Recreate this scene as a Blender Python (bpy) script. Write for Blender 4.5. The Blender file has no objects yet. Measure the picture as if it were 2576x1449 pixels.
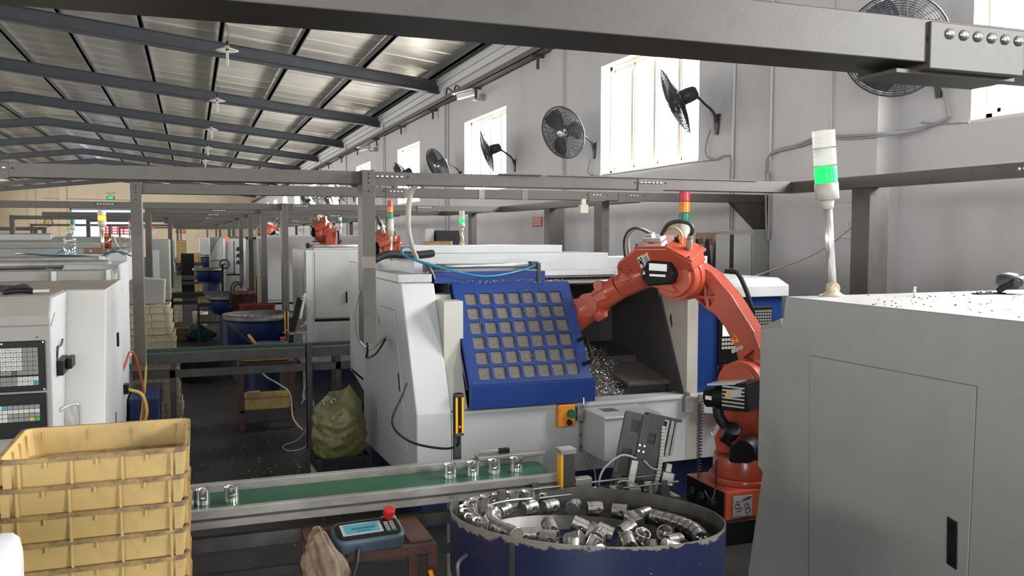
import bpy, bmesh, math, random
from math import sin, cos, pi, radians as rad, sqrt, atan2
from mathutils import Vector as V, Matrix as Mx
random.seed(7)
SC = bpy.context.scene
COL = SC.collection
# ---------------------------------------------------------------- camera
cd = bpy.data.cameras.new('camera'); cam = bpy.data.objects.new('camera', cd); COL.objects.link(cam)
cam.location = (0, 0, 1.95); cam.rotation_euler = (rad(90 - 3.521), 0, rad(-20.25))
cd.sensor_width = 36; cd.lens = 36 * 2186 / 2576; cd.clip_end = 300
SC.camera = cam
# ---------------------------------------------------------------- daylight
wd = bpy.data.worlds.new('world'); SC.world = wd; wd.use_nodes = True
bg = wd.node_tree.nodes['Background']; bg.inputs[0].default_value = (.93, .97, 1, 1); bg.inputs[1].default_value = 3.2
WIN = [(2.35, 4.92), (8.6, 11.12), (15.03, 17.6), (21.4, 23.9), (27.8, 30.3), (34.2, 36.7), (40.6, 43.1), (47, 49.5), (53.4, 55.9), (59.8, 62.3), (66.2, 68.7), (72.6, 75.1)]
WIN0 = [(-4.4, -1.8)]
SILL, LINT, XW = 2.79, 4.29, 5.43
def daylight(name, loc, sx, sy, rot, power, col=(1, .99, .975)):
    l = bpy.data.lights.new(name, 'AREA'); l.shape = 'RECTANGLE'; l.size = sx; l.size_y = sy
    l.energy = power; l.color = col
    o = bpy.data.objects.new(name, l); COL.objects.link(o); o.location = loc; o.rotation_euler = rot; o['kind'] = 'helper'
    return o
LW = 75            # W per square metre of window
for a, b in WIN + WIN0:      # overcast sky outside the right-hand windows
    daylight('window_daylight', (6.0, (a + b) / 2, 3.6), 2.2, 3.2, (0, rad(82), 0), LW * 9.5)
for k in range(9):           # windows of the left wall, out of view
    daylight('left_window_daylight', (-16.6, -2 + 9.2 * k, 3.5), 2.2, 4.6, (0, rad(-84), 0), LW * (1.3 if k < 4 else 6), (1, .975, .93))
daylight('rear_fill_daylight', (-4, -8.9, 2.6), 8, 4.4, (rad(82), 0, 0), LW * 2.6, (1, .985, .95))  # first lamp: added light through an unseen opening behind the viewer
daylight('far_gate_daylight', (-7, 84.6, 2.4), 5, 4, (rad(-88), 0, 0), LW * 22, (.95, .97, 1))
vs = SC.view_settings
SC.display_settings.display_device = 'sRGB'
vs.view_transform = 'Standard'; vs.look = 'None'; vs.gamma = 1; vs.use_curve_mapping = False
vs.exposure = .95
cy = SC.cycles
cy.use_denoising = True; cy.max_bounces = 8; cy.diffuse_bounces = 5; cy.glossy_bounces = 4; cy.transmission_bounces = 6; cy.transparent_max_bounces = 12
cy.sample_clamp_indirect = 6; cy.caustics_reflective = False; cy.caustics_refractive = False
# ---------------------------------------------------------------- materials
MAT = {}
def pm(name, c, rough=.5, metal=0, c2=None, scale=6, lo=.42, hi=.68, bump=0, bscale=60, detail=5, stretch=None, coat=0, emit=None, estr=0, alpha=1, spec=.5):
    m = bpy.data.materials.new(name); m.use_nodes = True; MAT[name] = m
    nt = m.node_tree; P = nt.nodes['Principled BSDF']
    P.inputs['Base Color'].default_value = (*c, 1); P.inputs['Roughness'].default_value = rough; P.inputs['Metallic'].default_value = metal
    P.inputs['Specular IOR Level'].default_value = spec
    if coat: P.inputs['Coat Weight'].default_value = coat
    if emit: P.inputs['Emission Color'].default_value = (*emit, 1); P.inputs['Emission Strength'].default_value = estr
    if alpha < 1: P.inputs['Alpha'].default_value = alpha
    tc = mp = None
    if c2 or bump:
        tc = nt.nodes.new('ShaderNodeTexCoord'); mp = nt.nodes.new('ShaderNodeMapping')
        nt.links.new(tc.outputs['Object'], mp.inputs['Vector'])
        if stretch: mp.inputs['Scale'].default_value = stretch
    if c2:
        n = nt.nodes.new('ShaderNodeTexNoise'); n.inputs['Scale'].default_value = scale; n.inputs['Detail'].default_value = detail; n.inputs['Roughness'].default_value = .65
        nt.links.new(mp.outputs['Vector'], n.inputs['Vector'])
        r = nt.nodes.new('ShaderNodeMapRange'); r.inputs['From Min'].default_value = lo; r.inputs['From Max'].default_value = hi
        nt.links.new(n.outputs['Fac'], r.inputs['Value'])
        mx = nt.nodes.new('ShaderNodeMix'); mx.data_type = 'RGBA'
        nt.links.new(r.outputs['Result'], mx.inputs[0]); mx.inputs[6].default_value = (*c, 1); mx.inputs[7].default_value = (*c2, 1)
        nt.links.new(mx.outputs[2], P.inputs['Base Color'])
    if bump:
        n2 = nt.nodes.new('ShaderNodeTexNoise'); n2.inputs['Scale'].default_value = bscale; n2.inputs['Detail'].default_value = 3
        nt.links.new(mp.outputs['Vector'], n2.inputs['Vector'])
        b = nt.nodes.new('ShaderNodeBump'); b.inputs['Strength'].default_value = bump; b.inputs['Distance'].default_value = .02
        nt.links.new(n2.outputs['Fac'], b.inputs['Height']); nt.links.new(b.outputs['Normal'], P.inputs['Normal'])
    return m
def glass(name, tint=(1, 1, 1), gl=.08):
    m = bpy.data.materials.new(name); m.use_nodes = True; MAT[name] = m; nt = m.node_tree
    nt.nodes.remove(nt.nodes['Principled BSDF']); out = nt.nodes['Material Output']
    t = nt.nodes.new('ShaderNodeBsdfTransparent'); t.inputs[0].default_value = (*tint, 1)
    g = nt.nodes.new('ShaderNodeBsdfGlossy'); g.inputs['Roughness'].default_value = .04
    mx = nt.nodes.new('ShaderNodeMixShader'); mx.inputs[0].default_value = gl
    nt.links.new(t.outputs[0], mx.inputs[1]); nt.links.new(g.outputs[0], mx.inputs[2]); nt.links.new(mx.outputs[0], out.inputs[0])
    return m
glass('glass'); glass('clear_plastic', (.86, .9, .92), .18); glass('amber_plastic', (.85, .42, .05), .12); 
def milky(name, c, f):
    m = bpy.data.materials.new(name); m.use_nodes = True; MAT[name] = m; nt = m.node_tree
    P = nt.nodes['Principled BSDF']; P.inputs['Base Color'].default_value = (*c, 1); P.inputs['Roughness'].default_value = .25
    out = nt.nodes['Material Output']; t = nt.nodes.new('ShaderNodeBsdfTransparent'); tl = nt.nodes.new('ShaderNodeBsdfTranslucent'); tl.inputs[0].default_value = (*c, 1)
    a = nt.nodes.new('ShaderNodeMixShader'); a.inputs[0].default_value = .5; nt.links.new(P.outputs[0], a.inputs[1]); nt.links.new(tl.outputs[0], a.inputs[2])
    b = nt.nodes.new('ShaderNodeMixShader'); b.inputs[0].default_value = f; nt.links.new(a.outputs[0], b.inputs[1]); nt.links.new(t.outputs[0], b.inputs[2]); nt.links.new(b.outputs[0], out.inputs[0])
milky('lens_clear', (.55, .545, .52), .42)
def curtain(name, c):
    m = bpy.data.materials.new(name); m.use_nodes = True; MAT[name] = m; nt = m.node_tree
    nt.nodes.remove(nt.nodes['Principled BSDF']); out = nt.nodes['Material Output']
    t = nt.nodes.new('ShaderNodeBsdfTranslucent'); t.inputs[0].default_value = (*c, 1); nt.links.new(t.outputs[0], out.inputs[0])
curtain('gate_sheet', (.2, .215, .26))
pm('floor', (.02, .02, .021), .5, c2=(.05, .048, .046), scale=1.3, lo=.45, hi=.75, bump=.15, bscale=30, spec=.22)
pm('wall', (.56, .552, .56), .8, c2=(.485, .475, .48), scale=1.1, lo=.5, hi=.8, bump=.12, bscale=25, stretch=(1, 1, .35))
pm('wall_beige', (.78, .66, .48), .8, c2=(.7, .58, .42), scale=.5)
pm('trim', (.6, .6, .6), .6)
pm('rafter', (.042, .047, .055), .45, c2=(.06, .062, .066), scale=3)
pm('purlin', (.05, .053, .06), .4)
pm('roof', (.82, .79, .7), .26, .5, c2=(.7, .66, .57), scale=2.2, stretch=(.3, 1, 1))
pm('gantry', (.075, .067, .059), .48, 0, c2=(.055, .048, .042), scale=14, lo=.5, hi=.75, bump=.02, bscale=140)
pm('hole', (.01, .01, .01), .8)
pm('bolt', (.75, .75, .74), .25, .9)
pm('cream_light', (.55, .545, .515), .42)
pm('white', (.53, .55, .56), .38, c2=(.48, .495, .5), scale=2.5, lo=.5, hi=.8)
pm('white_dirty', (.52, .538, .542), .42, c2=(.4, .39, .36), scale=4, lo=.52, hi=.85, stretch=(1, 1, .25))
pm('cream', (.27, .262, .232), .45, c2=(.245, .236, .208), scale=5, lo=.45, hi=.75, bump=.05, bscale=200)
pm('grey_paint', (.315, .32, .3), .36, c2=(.28, .283, .265), scale=2.2, lo=.45, hi=.75, bump=.05, bscale=220)
pm('grey_light', (.47, .475, .47), .45, c2=(.42, .42, .41), scale=3)
pm('grey_green', (.29, .3, .265), .45)
pm('dusty_top', (.33, .29, .25), .7, c2=(.25, .21, .18), scale=7)
pm('beige_in', (.5, .49, .44), .5, c2=(.38, .35, .3), scale=4, lo=.5, hi=.8, stretch=(1, 1, .3))
pm('blue', (.008, .036, .18), .33, c2=(.012, .042, .19), scale=12, bump=.03, bscale=90)
pm('blue_mid', (.008, .022, .095), .4)
pm('blue_dark', (.012, .025, .085), .4, c2=(.02, .03, .08), scale=6)
pm('black', (.009, .009, .01), .45, spec=.18)
pm('black_gloss', (.015, .015, .017), .22)
pm('rubber', (.015, .015, .017), .5, spec=.25)
pm('dark_steel', (.045, .045, .047), .5, .2, c2=(.075, .07, .066), scale=12)
pm('orange', (.46, .078, .04), .3, c2=(.4, .07, .037), scale=6, coat=.35)
pm('alu', (.42, .41, .395), .42, .75, c2=(.3, .29, .275), scale=18, stretch=(.3, 1, 1))
pm('alu_dirty', (.34, .33, .31), .5, .45, c2=(.2, .185, .165), scale=9, lo=.4, hi=.7, stretch=(.4, 1, 1))
pm('alu_bright', (.7, .7, .7), .3, .85)
pm('steel_worn', (.16, .156, .148), .48, .6, c2=(.1, .094, .088), scale=8)
pm('piston', (.5, .49, .475), .28, .92, c2=(.27, .26, .25), scale=40, lo=.5, hi=.75)
pm('piston_new', (.8, .79, .77), .16, .95)
pm('chip', (.55, .54, .53), .3, .9)
pm('belt', (.008, .085, .038), .38, c2=(.012, .065, .033), scale=5, stretch=(.2, 1, 1), spec=.25)
pm('yellow_crate', (.53, .375, .145), .5, c2=(.33, .225, .09), scale=5, lo=.5, hi=.8, bump=.05, bscale=80)
pm('crate_rim', (.36, .24, .09), .55, c2=(.13, .085, .05), scale=18, lo=.4, hi=.65)
pm('cream_crate', (.47, .43, .31), .6, c2=(.33, .29, .2), scale=9)
pm('black_crate', (.018, .02, .024), .5)
pm('red_crate', (.2, .025, .02), .5)
pm('rust_red', (.085, .03, .022), .5, c2=(.05, .03, .025), scale=14)
pm('sack', (.2, .19, .075), .36, c2=(.12, .115, .045), scale=12, bump=.5, bscale=22)
pm('rag', (.2, .15, .105), .85, c2=(.1, .072, .05), scale=16, bump=.3, bscale=120)
pm('orange_box', (.72, .26, .02), .45, c2=(.4, .15, .03), scale=18, lo=.5, hi=.8)
pm('yellow', (.8, .42, .02), .4)
pm('amber', (.85, .3, .01), .35)
pm('red', (.36, .01, .012), .35)
pm('red_lens', (.55, .03, .05), .2, spec=.7)
pm('amber_lens', (.8, .25, .02), .2, spec=.7)
pm('green_lens', (.01, .2, .13), .2, spec=.7)
pm('green_btn', (.01, .12, .06), .4)
pm('green_lit', (.01, .45, .12), .3, emit=(.0, .8, .12), estr=.6)
pm('green_core', (.3, .9, .9), .3, emit=(.1, 1, .75), estr=1.6)
pm('amber_lit', (1, .5, .05), .3, emit=(1, .33, .0), estr=.9)
pm('red_lit', (1, .05, .03), .3, emit=(1, .03, .02), estr=2)
pm('pink_lit', (1, .3, .4), .3, emit=(1, .25, .35), estr=1.2)
pm('lamp_plastic', (.55, .53, .47), .45)
pm('clear_white', (.6, .6, .57), .35)
pm('ivory', (.5, .43, .3), .45)
pm('paper', (.56, .565, .575), .6)
pm('label_white', (.72, .72, .7), .5)
pm('label_grey', (.3, .3, .3), .5)
pm('print', (.02, .02, .02), .6)
pm('screen_blue', (.05, .19, .25), .25, emit=(.1, .42, .5), estr=.05)
pm('screen_cnc', (.5, .55, .65), .2, emit=(.6, .68, .8), estr=.5)
pm('pendant', (.055, .085, .105), .4)
pm('key_light', (.5, .5, .46), .5); pm('key_grey', (.2, .2, .19), .5); pm('key_blue', (.03, .25, .36), .5); pm('key_yellow', (.5, .34, .03), .5); pm('key_green', (.02, .3, .07), .5)
pm('cable_blue', (.02, .2, .36), .3); pm('cable_dk_blue', (.02, .09, .13), .35); pm('cable_white', (.5, .48, .42), .5); pm('cable_yellow', (.6, .42, .1), .4); pm('cable_red', (.4, .07, .02), .4); pm('cable_grey', (.3, .3, .31), .5)
pm('hose', (.5, .5, .5), .3)
pm('fan_black', (.03, .032, .04), .4)
pm('fan_motor', (.04, .04, .05), .45)
pm('window_frame', (.68, .62, .54), .5)
pm('reveal', (.72, .68, .62), .7)
pm('grime', (.11, .1, .095), .6, c2=(.19, .17, .155), scale=60, lo=.4, hi=.65)
pm('pane', (.17, .152, .135), .34, c2=(.095, .083, .075), scale=38, lo=.4, hi=.7, stretch=(1, 1, .6), coat=.25)
pm('interior', (.055, .052, .054), .5, c2=(.085, .078, .076), scale=70, spec=.2)
pm('brown_plate', (.2, .1, .05), .4, c2=(.15, .08, .045), scale=10)
pm('tape', (.45, .42, .36), .15, alpha=.22)
pm('wood', (.35, .22, .13), .6)
pm('cloth_black', (.03, .032, .038), .85)
pm('sign_red', (.5, .08, .06), .5); pm('clock_face', (.72, .48, .2), .5); pm('clock_rim', (.3, .1, .04), .5)
pm('exit_green', (.02, .4, .12), .4, emit=(.02, .8, .25), estr=.6)
pm('cement', (.3, .29, .27), .8)
# paint worn off near the rim of the feeder bowl
def worn_blue():
    m = pm('bowl_blue', (.007, .012, .05), .4); nt = m.node_tree; P = nt.nodes['Principled BSDF']
    tc = nt.nodes.new('ShaderNodeTexCoord'); sp = nt.nodes.new('ShaderNodeSeparateXYZ'); nt.links.new(tc.outputs['Object'], sp.inputs[0])
    at = nt.nodes.new('ShaderNodeAttribute'); at.attribute_name = 'rim'
    n = nt.nodes.new('ShaderNodeTexNoise'); n.inputs['Scale'].default_value = 22; n.inputs['Detail'].default_value = 6; n.inputs['Roughness'].default_value = .7
    nt.links.new(tc.outputs['Object'], n.inputs['Vector'])
    n3 = nt.nodes.new('ShaderNodeTexNoise'); n3.inputs['Scale'].default_value = 3.5; nt.links.new(tc.outputs['Object'], n3.inputs['Vector'])
    a = nt.nodes.new('ShaderNodeMath'); a.operation = 'MULTIPLY_ADD'; nt.links.new(n.outputs['Fac'], a.inputs[0]); a.inputs[1].default_value = .07; nt.links.new(at.outputs['Fac'], a.inputs[2])
    b = nt.nodes.new('ShaderNodeMath'); b.operation = 'MULTIPLY_ADD'; nt.links.new(n3.outputs['Fac'], b.inputs[0]); b.inputs[1].default_value = .09; nt.links.new(a.outputs[0], b.inputs[2])
    r = nt.nodes.new('ShaderNodeMapRange'); r.inputs['From Min'].default_value = .062; r.inputs['From Max'].default_value = .068; nt.links.new(b.outputs[0], r.inputs[0])
    # specks
    n4 = nt.nodes.new('ShaderNodeTexNoise'); n4.inputs['Scale'].default_value = 90; nt.links.new(tc.outputs['Object'], n4.inputs['Vector'])
    r4 = nt.nodes.new('ShaderNodeMapRange'); r4.inputs['From Min'].default_value = .71; r4.inputs['From Max'].default_value = .74; nt.links.new(n4.outputs['Fac'], r4.inputs[0])
    mm = nt.nodes.new('ShaderNodeMath'); mm.operation = 'MAXIMUM'; nt.links.new(r.outputs[0], mm.inputs[0]); nt.links.new(r4.outputs[0], mm.inputs[1])
    mx = nt.nodes.new('ShaderNodeMix'); mx.data_type = 'RGBA'; nt.links.new(mm.outputs[0], mx.inputs[0])
    mx.inputs[6].default_value = (.007, .012, .05, 1); mx.inputs[7].default_value = (.2, .185, .155, 1)
    nt.links.new(mx.outputs[2], P.inputs['Base Color'])
worn_blue()
# ---------------------------------------------------------------- mesh helpers
def spline(pts, k=6):
    P = [V(p) for p in pts]
    if len(P) < 3: return P
    o = []
    for i in range(len(P) - 1):
        a, b, c, d = P[max(i - 1, 0)], P[i], P[i + 1], P[min(i + 2, len(P) - 1)]
        for j in range(k):
            t = j / k
            o.append(.5 * ((2 * b) + (c - a) * t + (2 * a - 5 * b + 4 * c - d) * t * t + (3 * b - a - 3 * c + d) * t ** 3))
    o.append(P[-1]); return o
def frame(d):
    d = d.normalized(); u = V((0, 0, 1)) if abs(d.z) < .9 else V((1, 0, 0))
    x = d.cross(u).normalized(); return x, x.cross(d).normalized()
class B:
    def __init__(s): s.v = []; s.f = []; s.sm = []; s.attr = None
    def add(s, vs, fs, smooth=False):
        n = len(s.v); s.v += [tuple(q) for q in vs]; s.f += [tuple(i + n for i in f) for f in fs]; s.sm += [smooth] * len(fs); return s
    def box(s, a, b):
        (x0, y0, z0), (x1, y1, z1) = a, b
        if x0 > x1: x0, x1 = x1, x0
        if y0 > y1: y0, y1 = y1, y0
        if z0 > z1: z0, z1 = z1, z0
        return s.add([(x0, y0, z0), (x1, y0, z0), (x1, y1, z0), (x0, y1, z0), (x0, y0, z1), (x1, y0, z1), (x1, y1, z1), (x0, y1, z1)],
                     [(0, 3, 2, 1), (4, 5, 6, 7), (0, 1, 5, 4), (1, 2, 6, 5), (2, 3, 7, 6), (3, 0, 4, 7)])
    def obox(s, c, sz, R):
        c = V(c); h = [q / 2 for q in sz]; vs = []
        for z in (-1, 1):
            for x, y in ((-1, -1), (1, -1), (1, 1), (-1, 1)): vs.append(c + R @ V((x * h[0], y * h[1], z * h[2])))
        return s.add(vs, [(0, 3, 2, 1), (4, 5, 6, 7), (0, 1, 5, 4), (1, 2, 6, 5), (2, 3, 7, 6), (3, 0, 4, 7)])
    def bar(s, p, q, w, h=None, up=(0, 0, 1)):     # rectangular bar from p to q
        p, q = V(p), V(q); d = (q - p); L = d.length; d.normalize(); u = V(up)
        if abs(d.dot(u)) > .95: u = V((0, 1, 0))
        x = d.cross(u).normalized(); z = x.cross(d); R = Mx((x, d, z)).transposed()
        return s.obox((p + q) / 2, (w, L, h or w), R)
    def cyl(s, p, q, r, r2=None, n=16, cap=True, smooth=True):
        p, q = V(p), V(q); r2 = r if r2 is None else r2; x, y = frame(q - p); vs = []
        for c, rr in ((p, r), (q, r2)):
            for i in range(n): a = 2 * pi * i / n; vs.append(c + x * (rr * cos(a)) + y * (rr * sin(a)))
        s.add(vs, [((i + 1) % n, i, n + i, n + (i + 1) % n) for i in range(n)], smooth)
        if cap:
            m = len(s.v) - 2 * n; s.f += [tuple(m + i for i in range(n)), tuple(m + n + i for i in reversed(range(n)))]; s.sm += [False, False]
        return s
    def tube(s, pts, r, n=6, k=6):
        P = spline(pts, k) if k else [V(p) for p in pts]; m = len(P); vs = []; x = None
        for i, p in enumerate(P):
            d = (P[min(i + 1, m - 1)] - P[max(i - 1, 0)])
            if d.length < 1e-9: d = V((0, 0, 1))
            d.normalize()
            if x is None: x, y = frame(d)
            else: x = (x - d * x.dot(d)).normalized(); y = x.cross(d)
            for j in range(n): a = 2 * pi * j / n; vs.append(p + x * (r * cos(a)) + y * (r * sin(a)))
        fs = [(i * n + j, i * n + (j + 1) % n, (i + 1) * n + (j + 1) % n, (i + 1) * n + j) for i in range(m - 1) for j in range(n)]
        s.add(vs, fs, True)
        return s.add(vs[:n], [tuple(range(n))]).add(vs[-n:], [tuple(reversed(range(n)))])
    def prism(s, poly, axis, a, b):     # polygon in the two other axes (in order), extruded along axis
        ar = sum(poly[i][0] * poly[(i + 1) % len(poly)][1] - poly[(i + 1) % len(poly)][0] * poly[i][1] for i in range(len(poly)))
        P = list(poly) if ar > 0 else list(reversed(poly)); n = len(P)
        if a > b: a, b = b, a
        def mk(p, t): return {'x': (t, p[0], p[1]), 'y': (p[0], t, p[1]), 'z': (p[0], p[1], t)}[axis]
        vs = [mk(p, a) for p in P] + [mk(p, b) for p in P]
        lo, hi = tuple(reversed(range(n))), tuple(range(n, 2 * n)); sd = [(i, (i + 1) % n, n + (i + 1) % n, n + i) for i in range(n)]
        fs = [lo, hi] + sd
        if axis == 'y': fs = [tuple(reversed(f)) for f in fs]
        return s.add(vs, fs)
    def lathe(s, prof, n=32, c=(0, 0, 0), M=None, smooth=True, a0=0, a1=2 * pi):     # profile (r,z), closed turn about z
        c = V(c); full = abs(a1 - a0 - 2 * pi) < 1e-6; m = n if full else n + 1; vs = []
        for r, z in prof:
            for i in range(m):
                a = a0 + (a1 - a0) * i / n; q = V((r * cos(a), r * sin(a), z)); vs.append(c + (M @ q if M else q))
        fs = [(i * m + j, i * m + (j + 1) % m, (i + 1) * m + (j + 1) % m, (i + 1) * m + j) for i in range(len(prof) - 1) for j in range(n)]
        return s.add(vs, fs, smooth)
    def ring(s, c, r, t, n=40, M=None, k=4):
        c = V(c); vs = []
        for i in range(n):
            a = 2 * pi * i / n
            for j in range(k):
                b = 2 * pi * j / k; q = V(((r + t * cos(b)) * cos(a), (r + t * cos(b)) * sin(a), t * sin(b))); vs.append(c + (M @ q if M else q))
        return s.add(vs, [(i * k + j, ((i + 1) % n) * k + j, ((i + 1) % n) * k + (j + 1) % k, i * k + (j + 1) % k) for i in range(n) for j in range(k)], True)
    def text(s, txt, o, x, y, size, depth=.0):      # lettering as flat mesh at o, along x, up y
        vs, fs = text_mesh(txt); o, x, y = V(o), V(x).normalized() * size, V(y).normalized() * size
        return s.add([o + x * p[0] + y * p[1] for p in vs], fs)
    def xf(s, M):
        s.v = [tuple(M @ V(q)) for q in s.v]; return s
    def mesh(s, name, mat, inv=None):
        me = bpy.data.meshes.new(name); vs = [inv @ V(q) for q in s.v] if inv else s.v
        me.from_pydata(vs, [], s.f); me.polygons.foreach_set('use_smooth', s.sm)
        if s.attr:
            at = me.attributes.new('rim', 'FLOAT', 'POINT'); at.data.foreach_set('value', s.attr)
        me.materials.append(MAT[mat]); me.update(); return me
    def o(s, name, mat, parent=None, bev=0, label=None, cat=None, group=None, kind=None, seg=2):
        inv = None
        if parent: inv = wm(parent).inverted()
        ob = bpy.data.objects.new(name, s.mesh(name, mat, inv)); COL.objects.link(ob)
        if parent: ob.parent = parent
        if bev:
            b = ob.modifiers.new('bevel', 'BEVEL'); b.width = bev; b.segments = seg; b.limit_method = 'ANGLE'; b.angle_limit = rad(40); b.harden_normals = False
        return tag(ob, label, cat, group, kind)
def tag(o, label=None, cat=None, group=None, kind=None):
    if label: o['label'] = label
    if cat: o['category'] = cat
    if group: o['group'] = group
    if kind: o['kind'] = kind
    return o
def wm(o):
    m = o.matrix_basis.copy()
    while o.parent: o = o.parent; m = o.matrix_basis @ m
    return m
def thing(name, label, cat, loc=(0, 0, 0), rz=0, group=None, kind=None):
    o = bpy.data.objects.new(name, None); COL.objects.link(o); o.location = loc; o.rotation_euler = (0, 0, rz); o.empty_display_size = .1
    return tag(o, label, cat, group, kind)
def kids(o): return [q for q in bpy.data.objects if q.parent == o]
def copy_tree(o, parent=None, loc=None, rz=None, label=None, _k=None):
    c = o.copy(); COL.objects.link(c)
    if parent: c.parent = parent
    if loc is not None: c.location = loc
    if rz is not None: c.rotation_euler = (0, 0, rz) if not isinstance(rz, tuple) else rz
    if label: c['label'] = label
    for k in list(o.children): copy_tree(k, c)
    return c
_tx = {}
def text_mesh(t):
    if t not in _tx:
        cu = bpy.data.curves.new('t', 'FONT'); cu.body = t; cu.size = 1; cu.resolution_u = 2; cu.align_x = 'CENTER'; cu.align_y = 'CENTER'
        ob = bpy.data.objects.new('t', cu); COL.objects.link(ob); dg = bpy.context.evaluated_depsgraph_get(); dg.update()
        me = bpy.data.meshes.new_from_object(ob.evaluated_get(dg))
        _tx[t] = ([(v.co.x, v.co.y) for v in me.vertices], [tuple(p.vertices) for p in me.polygons])
        bpy.data.objects.remove(ob); bpy.data.curves.remove(cu); bpy.data.meshes.remove(me)
    return _tx[t]
def cut(ob, *cutters):      # boolean difference, applied
    tmp = []
    for c in cutters:
        inv = wm(ob).inverted()
        q = bpy.data.objects.new('cutter', c.mesh('cutter', 'black')); COL.objects.link(q); tmp.append(q)
        m = ob.modifiers.new('cut', 'BOOLEAN'); m.operation = 'DIFFERENCE'; m.object = q; m.solver = 'EXACT'
    dg = bpy.context.evaluated_depsgraph_get(); dg.update()
    me = bpy.data.meshes.new_from_object(ob.evaluated_get(dg)); old = ob.data
    ob.modifiers.clear(); ob.data = me; bpy.data.meshes.remove(old)
    for q in tmp: bpy.data.objects.remove(q)
    return ob
def roundrect(w, h, r, n=3):
    p = []
    for cx, cy, a in ((w / 2 - r, h / 2 - r, 0), (-w / 2 + r, h / 2 - r, pi / 2), (-w / 2 + r, -h / 2 + r, pi), (w / 2 - r, -h / 2 + r, 3 * pi / 2)):
        for i in range(n + 1): t = a + pi / 2 * i / n; p.append((cx + r * cos(t), cy + r * sin(t)))
    return p
# ================================================================ the hall
Y0, Y1, XL, XR = -8.0, 82.0, -16.2, -5.36
def zr(x): return 5.62 + .11 * ((XW - x) if x > XR else (x - XL))
def struct(b, name, mat, label, cat, parent=None, bev=0):
    return b.o(name, mat, parent, bev, label, cat, None, 'structure')
struct(B().box((XL - .3, Y0 - .3, -.2), (XW + .3, Y1 + .3, 0)), 'floor', 'floor', 'dark oily concrete floor of the machine hall', 'floor')
w = B()                                            # right wall with its window holes
w.box((XW, Y0, 0), (XW + .24, Y1, SILL)); w.box((XW, Y0, LINT), (XW + .24, Y1, 5.62))
e = Y0
for a, b in sorted(WIN0 + WIN) + [(Y1, Y1)]:
    w.box((XW, e, SILL), (XW + .24, a, LINT)); e = b
struct(w, 'wall_right', 'wall', 'long pale plastered wall with high windows and wall fans', 'wall')
for i, y in enumerate((12.35, 18.95, 25.6, 32.2, 38.8, 45.4)): struct(B().box((XW - .05, y, 0), (XW, y + .45, 5.62)), 'trim_%d' % (i + 3), 'wall', ['first', 'second', 'third', 'fourth', 'fifth', 'sixth'][i] + ' shallow pilaster strip along the right wall', 'pilaster')
struct(B().box((XW - .23, 5.6, 0), (XW, 6.97, 5.62)), 'trim_2', 'wall', 'deep plastered pilaster with a hatch beside the steel cabinet', 'pilaster')
w = B(); w.box((XL - .24, Y0, 0), (XL, Y1, 2.3)); w.box((XL - .24, Y0, 4.7), (XL, Y1, 5.62))
e = Y0
for k in range(9):
    a = -4.3 + 9.2 * k; w.box((XL - .24, e, 2.3), (XL, a, 4.7)); e = a + 4.6
w.box((XL - .24, e, 2.3), (XL, Y1, 4.7))
struct(w, 'wall_left', 'wall_beige', 'plain long wall of the hall at the far left', 'wall')
w = B(); GX0, GX1, GZ = -9.55, -4.46, 4.15
def gable(b, y, t, holes):
    xs = [XL] + [q for h in holes for q in h[:2]] + [XW]
    for i in range(0, len(xs), 2): b.box((xs[i], y, 0), (xs[i + 1], y + t, 5.6))
    for x0, x1, zt in holes: b.box((x0, y, zt), (x1, y + t, 5.6))
    b.prism([(XL, 5.6), (XW, 5.6), (XR, 6.8)], 'y', y, y + t)
gable(w, Y1, .24, [(GX0, GX1, GZ)])
struct(w, 'wall_far', 'wall_beige', 'warm beige gable wall at the far end', 'wall')
struct(B().box((-10.3, Y1 - .12, 0), (-9.75, Y1, 6)), 'trim_9', 'wall_beige', 'pale pilaster beside the far gate', 'pilaster'); struct(B().box((-12.6, Y1 - .12, 0), (-12.1, Y1, 6)), 'trim_10', 'wall_beige', 'pale pilaster left of the wall clock', 'pilaster')
w = B(); gable(w, Y0 - .24, .24, [(-8, 0, 4.8)])
struct(w, 'wall_back', 'wall', 'gable wall behind the viewer with an opening added to let daylight in', 'wall')
g = thing('door_1', 'pale blue translucent strip gate in the far beige wall', 'gate', (GX0, Y1 + .12, 0), 0, None, 'structure')
for i in range(5):
    B().box((GX0 + i * 1.018, Y1 + .1, 0), (GX0 + 1.0 + i * 1.018, Y1 + .12, GZ)).o('gate_panel', 'gate_sheet', g)
B().box((GX0, Y1 - .02, GZ - .12), (GX1, Y1 + .06, GZ)).box((GX0, Y1 - .02, 0), (GX0 + .12, Y1 + .06, GZ)).box((GX1 - .12, Y1 - .02, 0), (GX1, Y1 + .06, GZ)).o('gate_frame', 'cement', g)
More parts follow.
